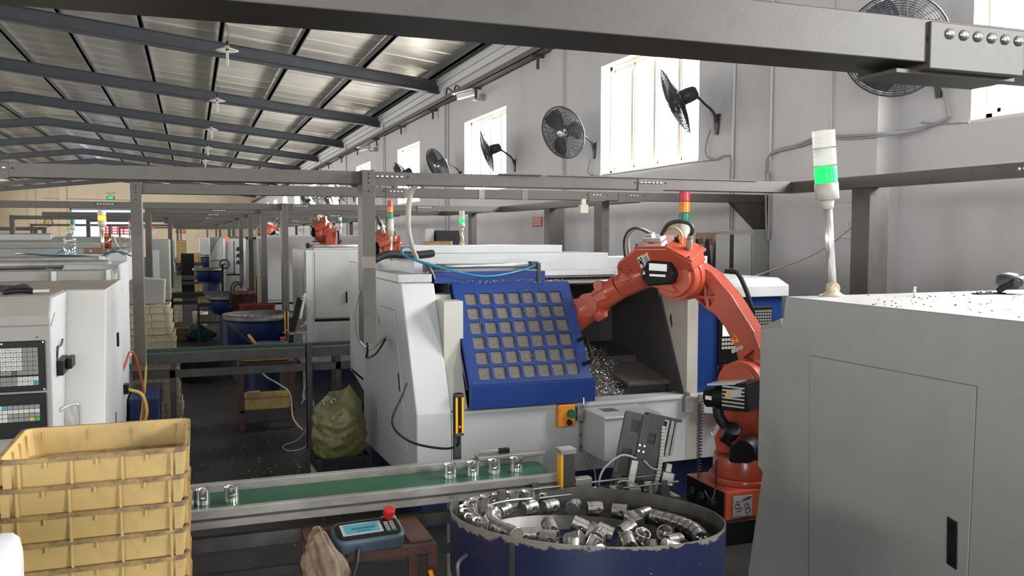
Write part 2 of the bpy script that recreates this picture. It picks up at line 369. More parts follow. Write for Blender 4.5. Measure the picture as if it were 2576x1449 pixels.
# windows of the right wall
for k, (a, b) in enumerate(WIN):
    W = thing('window_%d' % (k + 1), ['nearest', 'second', 'third', 'fourth', 'fifth', 'sixth', 'seventh', 'eighth', 'ninth', 'tenth', 'eleventh', 'twelfth'][k] + ' high window of the right-hand wall, counted from the viewer', 'window', (XW, a, SILL), 0, None, 'structure')
    x0, x1 = XW + .15, XW + .20
    f = B(); t = .06
    f.box((x0, a, SILL), (x1, b, SILL + t)).box((x0, a, LINT - t), (x1, b, LINT)).box((x0, a, SILL), (x1, a + t, LINT)).box((x0, b - t, SILL), (x1, b, LINT))
    f.o('frame', 'window_frame', W, .004)
    n = 4; pw = (b - a - 2 * t) / n
    for i in range(n):
        y = a + t + i * pw
        if i: B().box((x0 - .01, y - .03, SILL + t), (x1 - .005, y + .03, LINT - t)).o('mullion', 'window_frame', W, .003)
        s = B(); q = .03; xx = x0 + (.02 if i % 2 else .005)
        s.box((xx, y + .02, SILL + t), (xx + .02, y + .02 + q, LINT - t)).box((xx, y + pw - .02 - q, SILL + t), (xx + .02, y + pw - .02, LINT - t))
        s.box((xx, y + .02, SILL + t), (xx + .02, y + pw - .02, SILL + t + q)).box((xx, y + .02, LINT - t - q), (xx + .02, y + pw - .02, LINT - t))
        s.o('sash', 'window_frame', W)
        B().box((xx + .008, y + .04, SILL + t + .02), (xx + .012, y + pw - .04, LINT - t - .02)).o('pane', 'glass', W)
    r = B(); r.box((XW - .004, a - .0, SILL - .02), (XW + .15, b, SILL + .004)).box((XW + .002, a, SILL), (XW + .15, a + .004, LINT)).box((XW + .002, b - .004, SILL), (XW + .15, b, LINT)).box((XW + .002, a, LINT - .004), (XW + .15, b, LINT))
    r.o('reveal', 'reveal', W)
# roof
C_ = thing('ceiling', 'sloping ribbed sheet metal roof on dark purlins', 'ceiling', (0, 0, 0), 0, None, 'structure')
def sheet(xa, xb, wd):
    pr = [(0, 0), (.012, -.02), (.03, -.02), (.042, 0)]; y = .042
    while y < wd - .04: pr += [(y + .014, -.0045), (y + .034, -.0045), (y + .048, 0), (y + .062, 0)]; y += .062
    pr += [(wd, 0)]; b = B(); n = len(pr)
    b.add([(xa, p[0], zr(xa) + p[1]) for p in pr] + [(xb, p[0], zr(xb) + p[1]) for p in pr], [(i, i + 1, n + i + 1, n + i) for i in range(n - 1)])
    return b
SW = .96
for (xa, xb) in ((XW + .1, XR), (XR - .0001, XL - .1)):
    first = None
    for k in range(62):
        y = 4.0 + k * SW
        if first is None:
            first = sheet(xa, xb, SW).o('roof_sheet', 'roof', C_); first.location = (0, y, 0)
        else:
            c = first.copy(); COL.objects.link(c); c.location = (0, y, 0)
    for y, n in ((Y0, 12 / SW), (4 + 62 * SW, (Y1 - 4 - 62 * SW) / SW)):
        b = B()
        for k in range(int(n) + 1):
            s_ = sheet(xa, xb, SW); b.add([(q[0], q[1] + y + k * SW if y + k * SW + q[1] < Y1 else Y1, q[2]) for q in s_.v], s_.f)
        b.o('roof_sheet_run', 'roof', C_)['kind'] = 'stuff'
PUR = [5.15 - 1.5 * k for k in range(7)] + [-6.2 - 1.5 * k for k in range(7)]
for x in PUR:
    z = zr(x) - .045
    B().box((x - .03, Y0, z - .15), (x + .03, Y1, z)).box((x - .03, Y0, z - .15), (x + .055, Y1, z - .13)).o('purlin', 'purlin', C_)
B().box((XR - .25, Y0, zr(XR) - .02), (XR + .25, Y1, zr(XR) + .0)).o('ridge_cap', 'roof', C_)
raft = None
for k in range(13):
    y = 19.4 + 6.62 * (k - 3)
    if raft is None:
        raft = thing('roof_rafter', '', 'rafter', (0, 0, 0), 0, 'dark tapered steel roof rafters', 'structure')
        zb = lambda x: 5.16 + .105 * (XW - x) if x > XR else 5.16 + .105 * (x - XL)
        for s_, xa in ((1, XW), (-1, XL)):
            P = [(xa, zb(xa)), (XR, zb(XR)), (XR, zr(XR) - .2), (xa - s_ * 3, zr(xa - s_ * 3) - .2), (xa, zr(xa) - .24)]
            B().prism(P, 'y', -.012, .012).o('web', 'rafter', raft)
            B().bar((xa, 0, zb(xa)), (XR, 0, zb(XR)), .2, .02).o('bottom_flange', 'rafter', raft)
            B().bar((xa, 0, zr(xa) - .215), (XR, 0, zr(XR) - .205), .2, .02).o('top_flange', 'rafter', raft)
            B().box((xa - s_ * .02, -.1, zb(xa)), (xa, .1, zr(xa) - .2)).o('end_plate', 'rafter', raft)
        c = raft
    else: c = copy_tree(raft)
    c.location = (0, y, 0)
    c['label'] = 'dark tapered steel rafter spanning under the roof, one of the even row' if k not in (3, 4) else ('nearest whole dark steel rafter in view under the roof' if k == 3 else 'second whole dark steel rafter in view under the roof')
b = B().box((XW - .1, Y0, 5.33), (XW, Y1, 5.5)).box((XW - .06, Y0, 5.2), (XW, Y1, 5.33))
struct(b, 'trim_1', 'trim', 'pale stepped eaves moulding along the top of the right wall', 'trim')
# electrical hatch on the pilaster
h = thing('wall_hatch', 'small square painted hatch cover on the right wall', 'hatch', (XW - .23, 6, 1.9))
B().box((5.175, 5.83, 1.92), (5.2, 6.19, 2.21)).o('frame', 'trim', h, .004); B().box((5.168, 5.86, 1.945), (5.18, 6.165, 2.185)).o('cover', 'wall', h, .004); B().box((5.163, 5.87, 2.03), (5.17, 5.885, 2.06)).o('latch', 'alu', h)
# cable tray on the wall
t = thing('cable_tray', 'grey steel cable tray running along the right wall under the eaves', 'cable tray', (5.3, 10, 4.85))
B().box((5.2, Y0, 4.84), (5.215, Y1, 4.94)).box((5.2, Y0, 4.84), (5.38, Y1, 4.852)).box((5.37, Y0, 4.84), (5.38, Y1, 4.92)).o('channel', 'gantry', t)
for k in range(18):
    y = 13.2 - 3.25 * 3 + 3.25 * k
    B().box((5.2, y, 4.8), (XW - .001, y + .04, 4.84)).box((5.3, y, 4.62), (5.34, y + .04, 4.8)).o('bracket', 'gantry', t)
tag(B().tube([(5.3, 17.4, 4.95), (5.25, 17.6, 5.05), (5.28, 17.9, 4.97), (5.24, 18.2, 5.08), (5.3, 18.5, 4.96)], .014).o('cable_loop', 'rubber'), 'slack black cable looped on top of the wall cable tray', 'cable')
# cctv cameras
for i, (y, z) in enumerate(((16.3, 4.62), (26.7, 4.56))):
    c = thing('security_camera', ('white' if i == 0 else 'distant') + ' security camera on a bracket ' + ('between the second and third windows' if i == 0 else 'by the fourth window'), 'camera', (5.3, y, z))
    B().box((5.32, y - .05, z - .06), (XW - .001, y + .05, z + .06)).tube([(5.35, y, z), (5.3, y, z - .05), (5.2, y - .05, z - .06), (5.15, y - .05, z)], .015).o('bracket', 'alu', c)
    R = Mx.Rotation(rad(-35), 3, 'Z') @ Mx.Rotation(rad(-12), 3, 'Y')
    B().obox((5.05, y, z + .03), (.34, .11, .1), R).o('housing', 'lamp_plastic', c, .01); B().obox((5.0, y, z + .09), (.42, .13, .015), R).o('sun_shield', 'white', c)
    q = V((5.05, y, z + .03)) + R @ V((-.175, 0, 0)); B().obox(q, (.02, .1, .09), R).o('lens', 'black_gloss', c)
# conduits and loose wall wiring
for nm, pts, r, m, lab in (
    ('wall_conduit', [(5.41, 7.87, 4.84), (5.41, 7.9, 3.2), (5.41, 7.93, 0.3)], .018, 'trim', 'painted conduit pipe rising beside the second window'),
    ('wall_conduit', [(5.18, 6.95, 5.2), (5.18, 6.95, 2.65)], .013, 'trim', 'thin painted conduit on the edge of the wall pilaster'),
    ('wall_conduit', [(5.18, 6.13, 5.2), (5.18, 6.12, 2.66)], .008, 'trim', 'thin stained wire running down the middle of the pilaster'),
    ('wall_conduit', [(5.41, 18.8, 4.84), (5.41, 18.8, .3)], .022, 'trim', 'pale conduit pipe between the third and fourth windows'),
    ('wall_conduit', [(5.41, 19.1, 4.84), (5.41, 19.1, .3)], .016, 'trim', 'thinner pale pipe just past the third window'),
    ('wall_conduit', [(5.41, 25.5, 4.84), (5.41, 25.5, .3)], .03, 'trim', 'pale pipe rising past the fourth window'),
    ('wall_cable', [(5.17, 6.943, 1.9), (5.17, 6.943, 2.47), (5.17, 6.982, 2.555), (5.17, 6.938, 2.71), (5.17, 6.779, 2.744), (5.17, 6.57, 2.757), (5.17, 6.262, 2.803), (5.17, 5.917, 2.771), (5.17, 5.58, 2.753), (5.36, 5.349, 2.775), (5.4, 5.123, 2.82), (5.4, 5.1, 2.9), (5.4, 5.16, 3.08)], .012, 'cable_grey', 'thick grey cable sagging across the pilaster to the nearest fan'),
    ('wall_cable', [(5.16, 6.96, 1.9), (5.16, 6.99, 2.53), (5.16, 6.95, 2.69), (5.16, 6.78, 2.73), (5.16, 6.5, 2.745), (5.16, 6.2, 2.78), (5.16, 5.9, 2.75), (5.17, 5.58, 2.735), (5.38, 5.3, 2.77)], .009, 'cable_grey', 'thinner grey cable sagging under the thick wall cable'),
    ('wall_cable', [(5.4, 5.35, 2.828), (5.4, 5.186, 2.797), (5.4, 4.9, 2.775)], .007, 'cable_grey', 'short cable running to the sill of the nearest window'),
    ('wall_cable', [(5.39, 8.3, 3.1), (5.39, 8.392, 2.92), (5.39, 8.349, 2.807), (5.39, 8.192, 2.764), (5.39, 8.042, 2.794), (5.39, 7.909, 2.758), (5.39, 7.91, 2.54), (5.39, 7.9, 2.0)], .009, 'cable_grey', 'drooping cord under the fan in front of the second window'),
    ('wall_cable', [(5.39, 11.33, 3.05), (5.39, 11.461, 2.866), (5.39, 11.301, 2.787), (5.39, 11.044, 2.78)], .008, 'cable_grey', 'drooping cord under the fan between two windows'),
    ('wall_cable', [(5.38, 10.9, 2.775), (5.38, 9.9, 2.77), (5.38, 8.8, 2.775), (5.38, 8.2, 2.766)], .007, 'cable_grey', 'cable run along under the sill of the second window'),
    ('wall_cable', [(4.92, 5.62, 2.05), (4.9, 5.5, 2.04), (4.9, 5.627, 1.95), (4.88, 5.953, 1.784), (4.8, 6.476, 1.613), (4.6, 6.6, 1.53), (4.15, 6.5, 1.5)], .009, 'cable_white', 'cream cable drooping from the steel post to the blue machine')):
    tag(B().tube(pts, r, 6, 5).o(nm, m), lab, 'conduit' if 'conduit' in nm else 'cable')
# pendant lamps in a row under one purlin
for i in range(6):
    y = 17.5 + 6.62 * i; x = .72; zs = 5.42
    L = thing('pendant_lamp', ['nearest', 'second', 'third', 'fourth', 'fifth', 'farthest'][i] + ' enamel-shaded pendant lamp in the row under the roof', 'lamp', (x, y, zs), 0, 'pendant lamps under the roof')
    B().lathe([(.02, .1), (.035, .095), (.05, .06), (.21, .0), (.205, -.004), (.05, .05), (.02, .06)], 28, (x, y, zs)).o('shade', 'lamp_plastic', L)
    B().cyl((x, y, zs + .09), (x, y, zs + .17), .025, n=12).cyl((x, y, zs), (x, y, zs + .06), .03, n=12).o('socket', 'black', L)
    B().lathe([(.0, -.3), (.025, -.29), (.03, -.2), (.03, -.05), (.025, .0)], 12, (x, y, zs)).o('bulb', 'lens_clear', L)
    B().tube([(x, y, zs + .17), (x + .015, y, zs + .3), (x - .01, y, zs + .45), (.68, y, zr(.65) - .2)], .006).tube([(x, y, zs + .17), (x + .05, y, zs + .35), (.68, y, zr(.65) - .2)], .004).o('cord', 'dark_steel', L)
# wall fans
FR = .37
def fan_meshes():
    cage = B()
    for s_, d in ((1, .075), (-1, .075)):
        for i in range(19):
            r = FR * (.17 + .83 * i / 18); cage.ring((0, 0, s_ * d * (1 - (r / FR) ** 2.2)), r, .0032, 40, None, 3)
        for i in range(30):
            a0 = 2 * pi * i / 30; pts = []
            for j in range(6):
                r = FR * (.1 + .9 * j / 5); a = a0 + s_ * .35 * j / 5; pts.append((r * cos(a), r * sin(a), s_ * d * (1 - (r / FR) ** 2.2)))
            cage.tube(pts, .003, 3, 0)
    cage.ring((0, 0, 0), FR, .008, 40, None, 5)
    bl = B()
    for k in range(3):
        a0 = 2 * pi * k / 3; vs = []; n = 8
        for i in range(n + 1):
            r = .06 + .28 * i / n; wd = .16 + .75 * sin(pi * min(1, .25 + .6 * i / n)) * .6
            for j in range(5):
                t_ = j / 4 - .5; a = a0 + t_ * wd * 2.0; vs.append((r * cos(a), r * sin(a), -.02 + .06 * t_))
        m = len(bl.v); bl.add(vs, [(i * 5 + j, i * 5 + j + 1, i * 5 + j + 6, i * 5 + j + 5) for i in range(n) for j in range(4)], True)
    hub = B().lathe([(0, .085), (.03, .084), (.055, .075), (.06, .05), (.06, -.03)], 20)
    mot = B().lathe([(0, -.26), (.05, -.255), (.075, -.23), (.085, -.15), (.085, -.07), (.05, -.05)], 20)
    plate = B().prism([(-.06, .1), (.06, .1), (.02, -.12), (-.02, -.12)], 'x', -.02, 0)
    return cage, bl, hub, mot, plate
fm = fan_meshes(); FM = [fm[0].mesh('cage', 'fan_black'), fm[1].mesh('blades', 'fan_black'), fm[2].mesh('hub', 'bolt'), fm[3].mesh('motor', 'fan_motor'), fm[4].mesh('mounting_plate', 'fan_motor')]
FANS = [(5.21, 3.12, (-.66, -.66, -.3), 'nearest the viewer, half hidden by the overhead beam'), (8.22, 3.16, (-.78, .42, -.42), 'in front of the second window, seen from behind'), (11.31, 3.15, (-.82, -.42, -.34), 'on bare wall between the second and third windows'),
        (14.56, 3.18, (-.9, .3, -.32), 'seen edge-on in front of the third window'), (17.88, 3.2, (-.84, -.25, -.45), 'just beyond the third window'), (21.1, 3.2, (-.8, -.1, -.6), 'sixth along the wall, before the fourth window'),
        (24.4, 3.2, (-.8, .3, -.5), 'seventh along the wall, past the fourth window'), (27.6, 3.2, (-.7, -.4, -.55), 'eighth along the wall'), (30.8, 3.2, (-.85, .2, -.5), 'ninth along the wall'), (34, 3.2, (-.8, -.2, -.55), 'tenth along the wall'), (37.2, 3.2, (-.8, .2, -.55), 'eleventh along the wall'), (40.4, 3.2, (-.8, -.2, -.55), 'twelfth along the wall')]
for y, z, ax, lab in FANS:
    F_ = thing('wall_fan', 'black wire-caged wall fan ' + lab, 'fan', (XW, y, z), 0, 'wall fans along the right wall')
    ax = V(ax).normalized(); piv = V((-.42, .02, .26)); Q = ax.to_track_quat('Z', 'Y')
    for nm, me in zip(('cage', 'blades', 'hub', 'motor'), FM):
        o = bpy.data.objects.new(nm, me); COL.objects.link(o); o.parent = F_; o.location = piv + ax * .1; o.rotation_mode = 'QUATERNION'; o.rotation_quaternion = Q
    o = bpy.data.objects.new('mounting_plate', FM[4]); COL.objects.link(o); o.parent = F_; o.location = (0, 0, 0)
    e_ = piv - ax * .1
    B().tube([V((XW - .015, y, z)), V((XW - .06, y, z + .12)), V((XW - .16, y + .01, z + .2)), V((XW, y, z)) + e_ + V((.06, 0, -.03)), V((XW, y, z)) + e_], .016).o('arm', 'fan_motor', F_)
# far end: exit sign, clock, notices
s_ = thing('exit_sign', 'small green lit exit sign on the far beige wall', 'sign', (-6.38, Y1, 5.05)); B().box((-6.65, Y1 - .08, 4.95), (-6.1, Y1 - .02, 5.2)).o('housing', 'black', s_); B().box((-6.6, Y1 - .1, 4.98), (-6.15, Y1 - .08, 5.17)).o('face', 'exit_green', s_)
s_ = thing('emergency_light', 'twin-head emergency light above the exit sign', 'lamp', (-6.38, Y1, 5.4)); B().box((-6.5, Y1 - .06, 5.3), (-6.25, Y1, 5.4)).o('case', 'lamp_plastic', s_)
for q in (-.2, .2): B().cyl((-6.38 + q, Y1 - .12, 5.48), (-6.38 + q, Y1 - .02, 5.48), .08, n=12).o('head', 'lamp_plastic', s_)
s_ = thing('wall_clock', 'round amber wall clock with a brown rim', 'clock', (-11.17, Y1, 2.95))
MR = Mx.Rotation(rad(90), 3, 'X')
B().lathe([(0, .05), (.28, .05)], 28, (-11.17, Y1 - .02, 2.95), MR).o('face', 'clock_face', s_); B().ring((-11.17, Y1 - .05, 2.95), .3, .05, 32, MR, 6).o('rim', 'clock_rim', s_); B().box((-11.35, Y1 - .085, 2.94), (-11.1, Y1 - .075, 2.97)).box((-11.18, Y1 - .085, 2.95), (-11.16, Y1 - .075, 3.1)).o('hands', 'print', s_)
def notice(y, z, h, wd, lab):
    s_ = thing('notice_board', lab, 'sign', (XW, y, z)); B().box((XW - .015, y, z), (XW, y + wd, z + h)).o('board', 'sign_red', s_)
    b = B()
    for i in range(3):
        for q in range(6): b.box((XW - .017, y + wd * (.1 + .14 * q), z + h * (.7 - .26 * i)), (XW - .0155, y + wd * (.19 + .14 * q), z + h * (.84 - .26 * i)))
    b.o('lettering', 'label_white', s_)
notice(13.28, 2.08, .16, .39, 'small red notice with pale lettering on the right wall')
s_ = thing('notice_board', 'red notice on the far beige wall', 'sign', (-.9, Y1, 2.1)); B().box((-1.25, Y1 - .03, 2.05), (-.4, Y1, 2.35)).o('board', 'sign_red', s_); 
b = B()
for q in range(5): b.box((-1.16 + .14 * q, Y1 - .035, 2.15), (-1.07 + .14 * q, Y1 - .031, 2.26))
b.o('lettering', 'label_white', s_)
s_ = thing('led_banner', 'glowing pink sign lettering in front of the far gate', 'sign', (-6.5, Y1 - 1, 2.0))
B().box((-7.3, Y1 - .2, 1.95), (-4.9, Y1 - .12, 2.75)).o('board', 'sign_red', s_); 
b = B()
for q in range(5):
    for i in range(3): b.box((-7.2 + .46 * q, Y1 - .22, 2.05 + .22 * i), (-6.85 + .46 * q, Y1 - .2, 2.19 + .22 * i))
b.o('lettering', 'pink_lit', s_)
for x in (-7.25, -4.95): B().box((x - .03, Y1 - .14, 0), (x + .03, Y1 - .1, 1.96)).o('leg', 'dark_steel', s_)
b = thing('wall_pipe', 'thin brown pipe fixed across the far beige wall', 'pipe', (-8, Y1, 4.95)); B().bar((-11.5, Y1 - .03, 4.97), (-4.5, Y1 - .03, 4.9), .05).o('pipe', 'wood', b)
# steel cabinet and aprons against the right wall
c = thing('electrical_cabinet', 'tall grey-green steel electrical cabinet against the right wall', 'cabinet', (5.2, 7.3, 0))
B().box((5.02, 6.98, .05), (5.42, 7.6, 1.99)).o('body', 'grey_green', c, .006)
for y0, y1, hy in ((7.0, 7.27, 7.06), (7.33, 7.58, 7.4)):
    d = B().box((5.003, y0, .1), (5.02, y1, 1.95)).o('door', 'grey_light', c, .004)
    B().box((4.985, hy - .015, 1.33), (5.003, hy + .015, 1.39)).o('lock', 'black', d)
    if y0 > 7.3: B().prism([(7.34, 1.1), (7.44, 1.1), (7.39, 1.27)], 'x', 4.999, 5.003).o('warning_sticker', 'yellow', d)
B().box((5.0, 7.27, .1), (5.02, 7.33, 1.95)).o('centre_strip', 'rubber', c)
a = thing('coat_rack', 'short wooden coat rail on the wall beside the steel cabinet', 'rack', (5.4, 8.2, 1.9)); B().box((5.38, 7.95, 1.84), (XW, 8.55, 1.97)).o('board', 'wood', a)
for i in range(3): B().tube([(5.38, 8.05 + .2 * i, 1.9), (5.32, 8.05 + .2 * i, 1.88), (5.31, 8.05 + .2 * i, 1.93)], .008).o('hook', 'alu', a)
for i in range(3):
    y = 8.05 + .2 * i; vs = []; n = 8
    b = B()
    for r in range(7):
        z = 1.9 - .85 * r / 6; wd = .02 + .1 * (r / 6) ** .6
        for j in range(n + 1):
            t_ = j / n - .5; vs.append((5.33 + .025 * sin(j * 2.2 + i) * (r / 6 + .2), y + 2 * t_ * wd, z))
    b.add(vs, [(r * 9 + j, r * 9 + j + 1, r * 9 + j + 10, r * 9 + j + 9) for r in range(6) for j in range(n)], True)
    o = b.o('hanging_apron', 'cloth_black', None, 0, ['dark apron hanging nearest the steel cabinet', 'middle dark apron hanging on the wooden rail', 'dark apron hanging farthest from the steel cabinet'][i], 'apron', 'aprons on the wooden rail')
    m = o.modifiers.new('solid', 'SOLIDIFY'); m.thickness = .006
# ================================================================ overhead cable duct frames
ZT, DH = 2.34, .078
BOLT = B().lathe([(0, -.007), (.006, -.0065), (.0095, -.003), (.0105, 0)], 10, (0, 0, 0), Mx.Rotation(rad(-90), 3, 'X')).mesh('bolt', 'bolt')
HOLE = B().lathe([(0, -.0006), (.006, -.0006)], 8, (0, 0, 0), Mx.Rotation(rad(-90), 3, 'X')).mesh('hole', 'hole')
def put(me, name, parent, loc, rz=0):
    o = bpy.data.objects.new(name, me); COL.objects.link(o); o.parent = parent
    o.matrix_basis = wm(parent).inverted() @ Mx.Translation(loc) @ Mx.Rotation(rz, 4, 'Z'); return o
def splice(parent, x, yf, z, n=6, L=.2, sp=.031, rz=0):      # plate with a row of bolts on the face towards the viewer
    p = B().box((x - L / 2, yf - .004, z - DH * .62), (x + L / 2, yf + .002, z + DH * .45)).o('splice_plate', 'gantry', parent, .001)
    for i in range(n): put(BOLT, 'bolt', p, (x + (i - (n - 1) / 2) * sp, yf - .004, z + DH * .12))
    for q in (-1, 1): put(HOLE, 'hole', p, (x + q * (L / 2 + .02), yf - .0005, z + DH * .12))
def xbeam(parent, x0, x1, y, w=.14, z=ZT):
    o = B().box((x0, y, z - DH), (x1, y + w, z)).o('cross_duct', 'gantry', parent, .002)
    return o
def post(parent, x, y, zb, w=.078, d=.17, zt=ZT + .004):
    o = B().box((x, y, zb), (x + w, y + d, zt)).o('drop_post', 'gantry', parent, .002)
    for z in (zt - .025, zt - .05, zt - .08, zt - .13): put(HOLE, 'hole', o, (x + w * .5, y - .0008, z))
    return o
GL = 'steel cable duct frame '
a = thing('cable_duct_frame', 'nearest overhead steel cable duct crossing the top of the picture', 'duct frame', (0, 1.24, 0), 0, 'overhead cable duct frames')
xbeam(a, -1.6, 3.4, 1.24, .13); B().box((1.26, 1.233, 2.25), (1.49, 1.385, 2.335)).o('splice_sleeve', 'gantry', a, .002)
for i in range(6): put(BOLT, 'bolt', a, (1.305 + i * .034, 1.232, 2.315))
for x in (1.262, 1.52): put(HOLE, 'hole', a, (x, 1.2385, 2.305))
B().box((1.21, 1.26, 2.245), (1.5, 1.36, 2.252)).o('splice_plate', 'gantry', a)
B().box((-1.6, 1.3, 2.34), (-1.55, 1.36, 5)).o('hanger', 'gantry', a)
b = thing('cable_duct_frame', 'overhead cable duct frame with the grey drop post left of the blue door', 'duct frame', (0, 5.39, 0), 0, 'overhead cable duct frames')
xbeam(b, -3.6, 4.32, 5.39, .14); post(b, .985, 5.30, 1.285)
for x in (1.17, 3.02, -1.02): splice(b, x, 5.388, ZT - DH * .5)
B().box((4.2, 1.7, ZT - DH), (4.32, 5.39, ZT)).o('side_duct', 'gantry', b, .002)
q = B().box((4.195, 3.3, ZT - DH * 1.1), (4.2, 3.5, ZT - .004)).o('splice_plate', 'gantry', b)
for i in range(6): put(BOLT, 'bolt', q, (4.195, 3.32 + i * .031, ZT - .035), rad(-90))
post(b, 4.24, 4.62, .02); B().box((4.32, 4.64, .02), (4.42, 4.68, ZT - .06)).o('post_flange', 'gantry', b)
B().obox((1.02, 5.297, 1.78), (.082, .004, .07), Mx.Rotation(.0, 3, 'Y')).o('clear_tape', 'tape', b)
B().box((1.9, 5.37, ZT), (2.2, 5.42, ZT + .008)).box((2.25, 5.38, ZT), (3.9, 5.42, ZT + .006)).o('cover_strip', 'gantry', b)
c = thing('cable_duct_frame', 'second overhead cable duct frame with a drop post beside the near left machine', 'duct frame', (0, 7.2, 0), 0, 'overhead cable duct frames')
xbeam(c, -.42, 5.38, 7.2, .12); post(c, -.42, 7.12, .95); post(c, 3.64, 7.42, .02)
for x in (1.62, 3.48, 3.86): splice(c, x, 7.198, ZT - DH * .5, 4 if x < 3 else 3, .17)
B().box((3.7, 7.196, ZT - .09), (3.78, 7.202, ZT)).o('joint_plate', 'gantry', c)
B().prism([(4.95, ZT - DH), (5.38, ZT - DH), (5.38, 2.0), (5.25, 2.0)], 'y', 7.22, 7.3).o('gusset', 'gantry', c)
for x in (1.68, 2.35, 2.75): B().box((x, 7.19, ZT - DH - .004), (x + .05, 7.196, ZT + .01)).o('clear_tape', 'tape', c)
d = thing('cable_duct_frame', 'third overhead cable duct frame, ending near the red notice', 'duct frame', (0, 11.4, 0), 0, 'overhead cable duct frames')
xbeam(d, -3.6, 4.15, 11.4); post(d, 1.08, 11.32, .8); B().box((4.03, 7.6, ZT - DH), (4.15, 11.4, ZT)).o('side_duct', 'gantry', d); post(d, 4.06, 9.7, .02); B().box((4.14, 9.72, .02), (4.26, 9.76, ZT - .06)).o('post_flange', 'gantry', d)
for x in (-.95, 2.95, 1.32): splice(d, x, 11.398, ZT - DH * .5)
far = [(13.8, -.62, 4.0, (-.62, 1.0)), (16.9, -2.4, 3.4, (1.0,)), (20.2, -3.45, 3.9, (-3.45, -.46, 1.0)), (23.7, -2.4, 3.9, (1.0, -2.4)), (26.6, -.7, 3.9, (-.6, 1.0)), (31.5, -.7, 3.9, (.9, -.7)), (36, -5.5, 3.9, (-5.5, -2.9)), (42, -.7, 3.9, (-.6, 1.2)), (48, -3.4, 3.9, (-3.4, 1.2)), (56, -.7, 3.9, (-.6, .9))]
for i, (y, x0, x1, ps) in enumerate(far):
    f = thing('cable_duct_frame', ['fourth', 'fifth', 'sixth', 'seventh', 'eighth', 'ninth', 'tenth', 'eleventh', 'twelfth', 'farthest'][i] + ' overhead cable duct frame down the hall', 'duct frame', (0, y, 0), 0, 'overhead cable duct frames')
    xbeam(f, x0, x1, y); splice(f, .4, y - .002, ZT - DH * .5); splice(f, 2.6, y - .002, ZT - DH * .5)
    for k, x in enumerate(ps): post(f, x, y - .08, .8 if k or x > 0 else .02, .085, .12)
    B().box((x1 - .12, y - 2.1, ZT - DH), (x1, y, ZT)).o('side_duct', 'gantry', f); post(f, x1 - .1, y - 1.5, .02)
# ================================================================ stack lights
def tower(name, label, base, top, r, segs, lens_h, stick=.011, foot=True, body=.09, group=None):
    """stack light: segs bottom to top = list of materials"""
    base, top = V(base), V(top); ax = (top - base).normalized(); L = (top - base).length
    t = thing(name, label, 'stack light', base, 0, group)
    if foot:
        B().lathe([(.075, 0), (.075, .006), (.05, .014), (.03, .03), (.022, .05), (0, .05)], 24, base).o('foot', 'ivory', t)
        x, y = frame(ax); k = base + V((0, 0, .045))
        B().cyl(k - x * .022, k + x * .022, .03, n=18).cyl(k, k + ax * .1, .021, .019, n=14).o('knuckle', 'ivory', t)
    hl = lens_h * len(segs); s0 = L - hl - body
    B().cyl(base + ax * (.08 if foot else 0), base + ax * (s0 - .03), stick, n=12).o('pole', 'alu_bright', t)
    B().cyl(base + ax * (s0 - .05), base + ax * s0, r * .5, r * .62, n=18).cyl(base + ax * s0, base + ax * (s0 + body), r * 1.04, n=24).o('socket', 'lamp_plastic', t)
    for i, m in enumerate(segs):
        a, b_ = base + ax * (s0 + body + i * lens_h), base + ax * (s0 + body + (i + .97) * lens_h)
        o = B(); x, y = frame(ax); n = 9; pr = []
        for j in range(n): z0 = lens_h * .95 * j / n; pr += [(r * .97, z0), (r, z0 + lens_h * .3 / n), (r, z0 + lens_h * .65 / n)]
        M3 = Mx((x, y, ax)).transposed(); o.lathe([(0, 0)] + pr + [(0, lens_h * .97)], 22, a, M3)
        o.o('lens', m, t, label=m.replace('_', ' '))
    return t
# ================================================================ main machine (white and blue lathe)
M = thing('cnc_lathe', 'white lathe with an open blue window-grid door behind the orange robot', 'lathe', (1.35, 5.45, 0))
x0 = 1.35
B().box((x0 + .05, 5.52, 0), (4.18, 7.28, .3)).o('plinth', 'blue_dark', M, .004)
B().prism([(5.45, .3), (5.45, .78), (5.87, 1.61), (7.3, 1.61), (7.3, .2), (6.3, .24), (5.9, .3)], 'x', x0, x0 + .235).o('headstock_cover', 'white', M, .008)
B().box((x0, 7.3, .7), (2.4, 7.96, 1.71)).prism([(7.3, .62), (7.96, .72), (7.96, .74), (7.3, .74)], 'x', x0, 2.4).o('rear_cabinet', 'white', M, .01)
B().box((x0 + .2, 7.31, .0), (2.3, 7.9, .7)).o('rear_base', 'blue_dark', M)
for y in (7.4, 7.6, 7.75): B().box((1.5 + (y - 7.4) * 2, 7.295, 1.66), (1.62 + (y - 7.4) * 2, 7.3, 1.69)).o('vent', 'black', M)
# side door on the headstock
dp = [(6.57, 1.405), (6.05, 1.41), (5.655, .467), (6.61, .42)]
cy_, cz_ = sum(p[0] for p in dp) / 4, sum(p[1] for p in dp) / 4
sd = B().prism([(cy_ + (p[0] - cy_) * 1.012, cz_ + (p[1] - cz_) * 1.008) for p in dp], 'x', x0 - .0015, x0 + .002).o('side_door_gap', 'grime', M)
sd = B().prism(dp, 'x', x0 - .006, x0).o('side_door', 'white', M, .002)
B().prism([(5.945, .985), (5.925, .985), (5.89, .86), (5.91, .86)], 'x', x0 - .011, x0 - .006).o('pull', 'black', sd)
for z in (1.29, .545): B().box((x0 - .02, 6.62, z - .035), (x0 - .004, 6.66, z + .035)).o('hinge', 'alu', sd, .002)
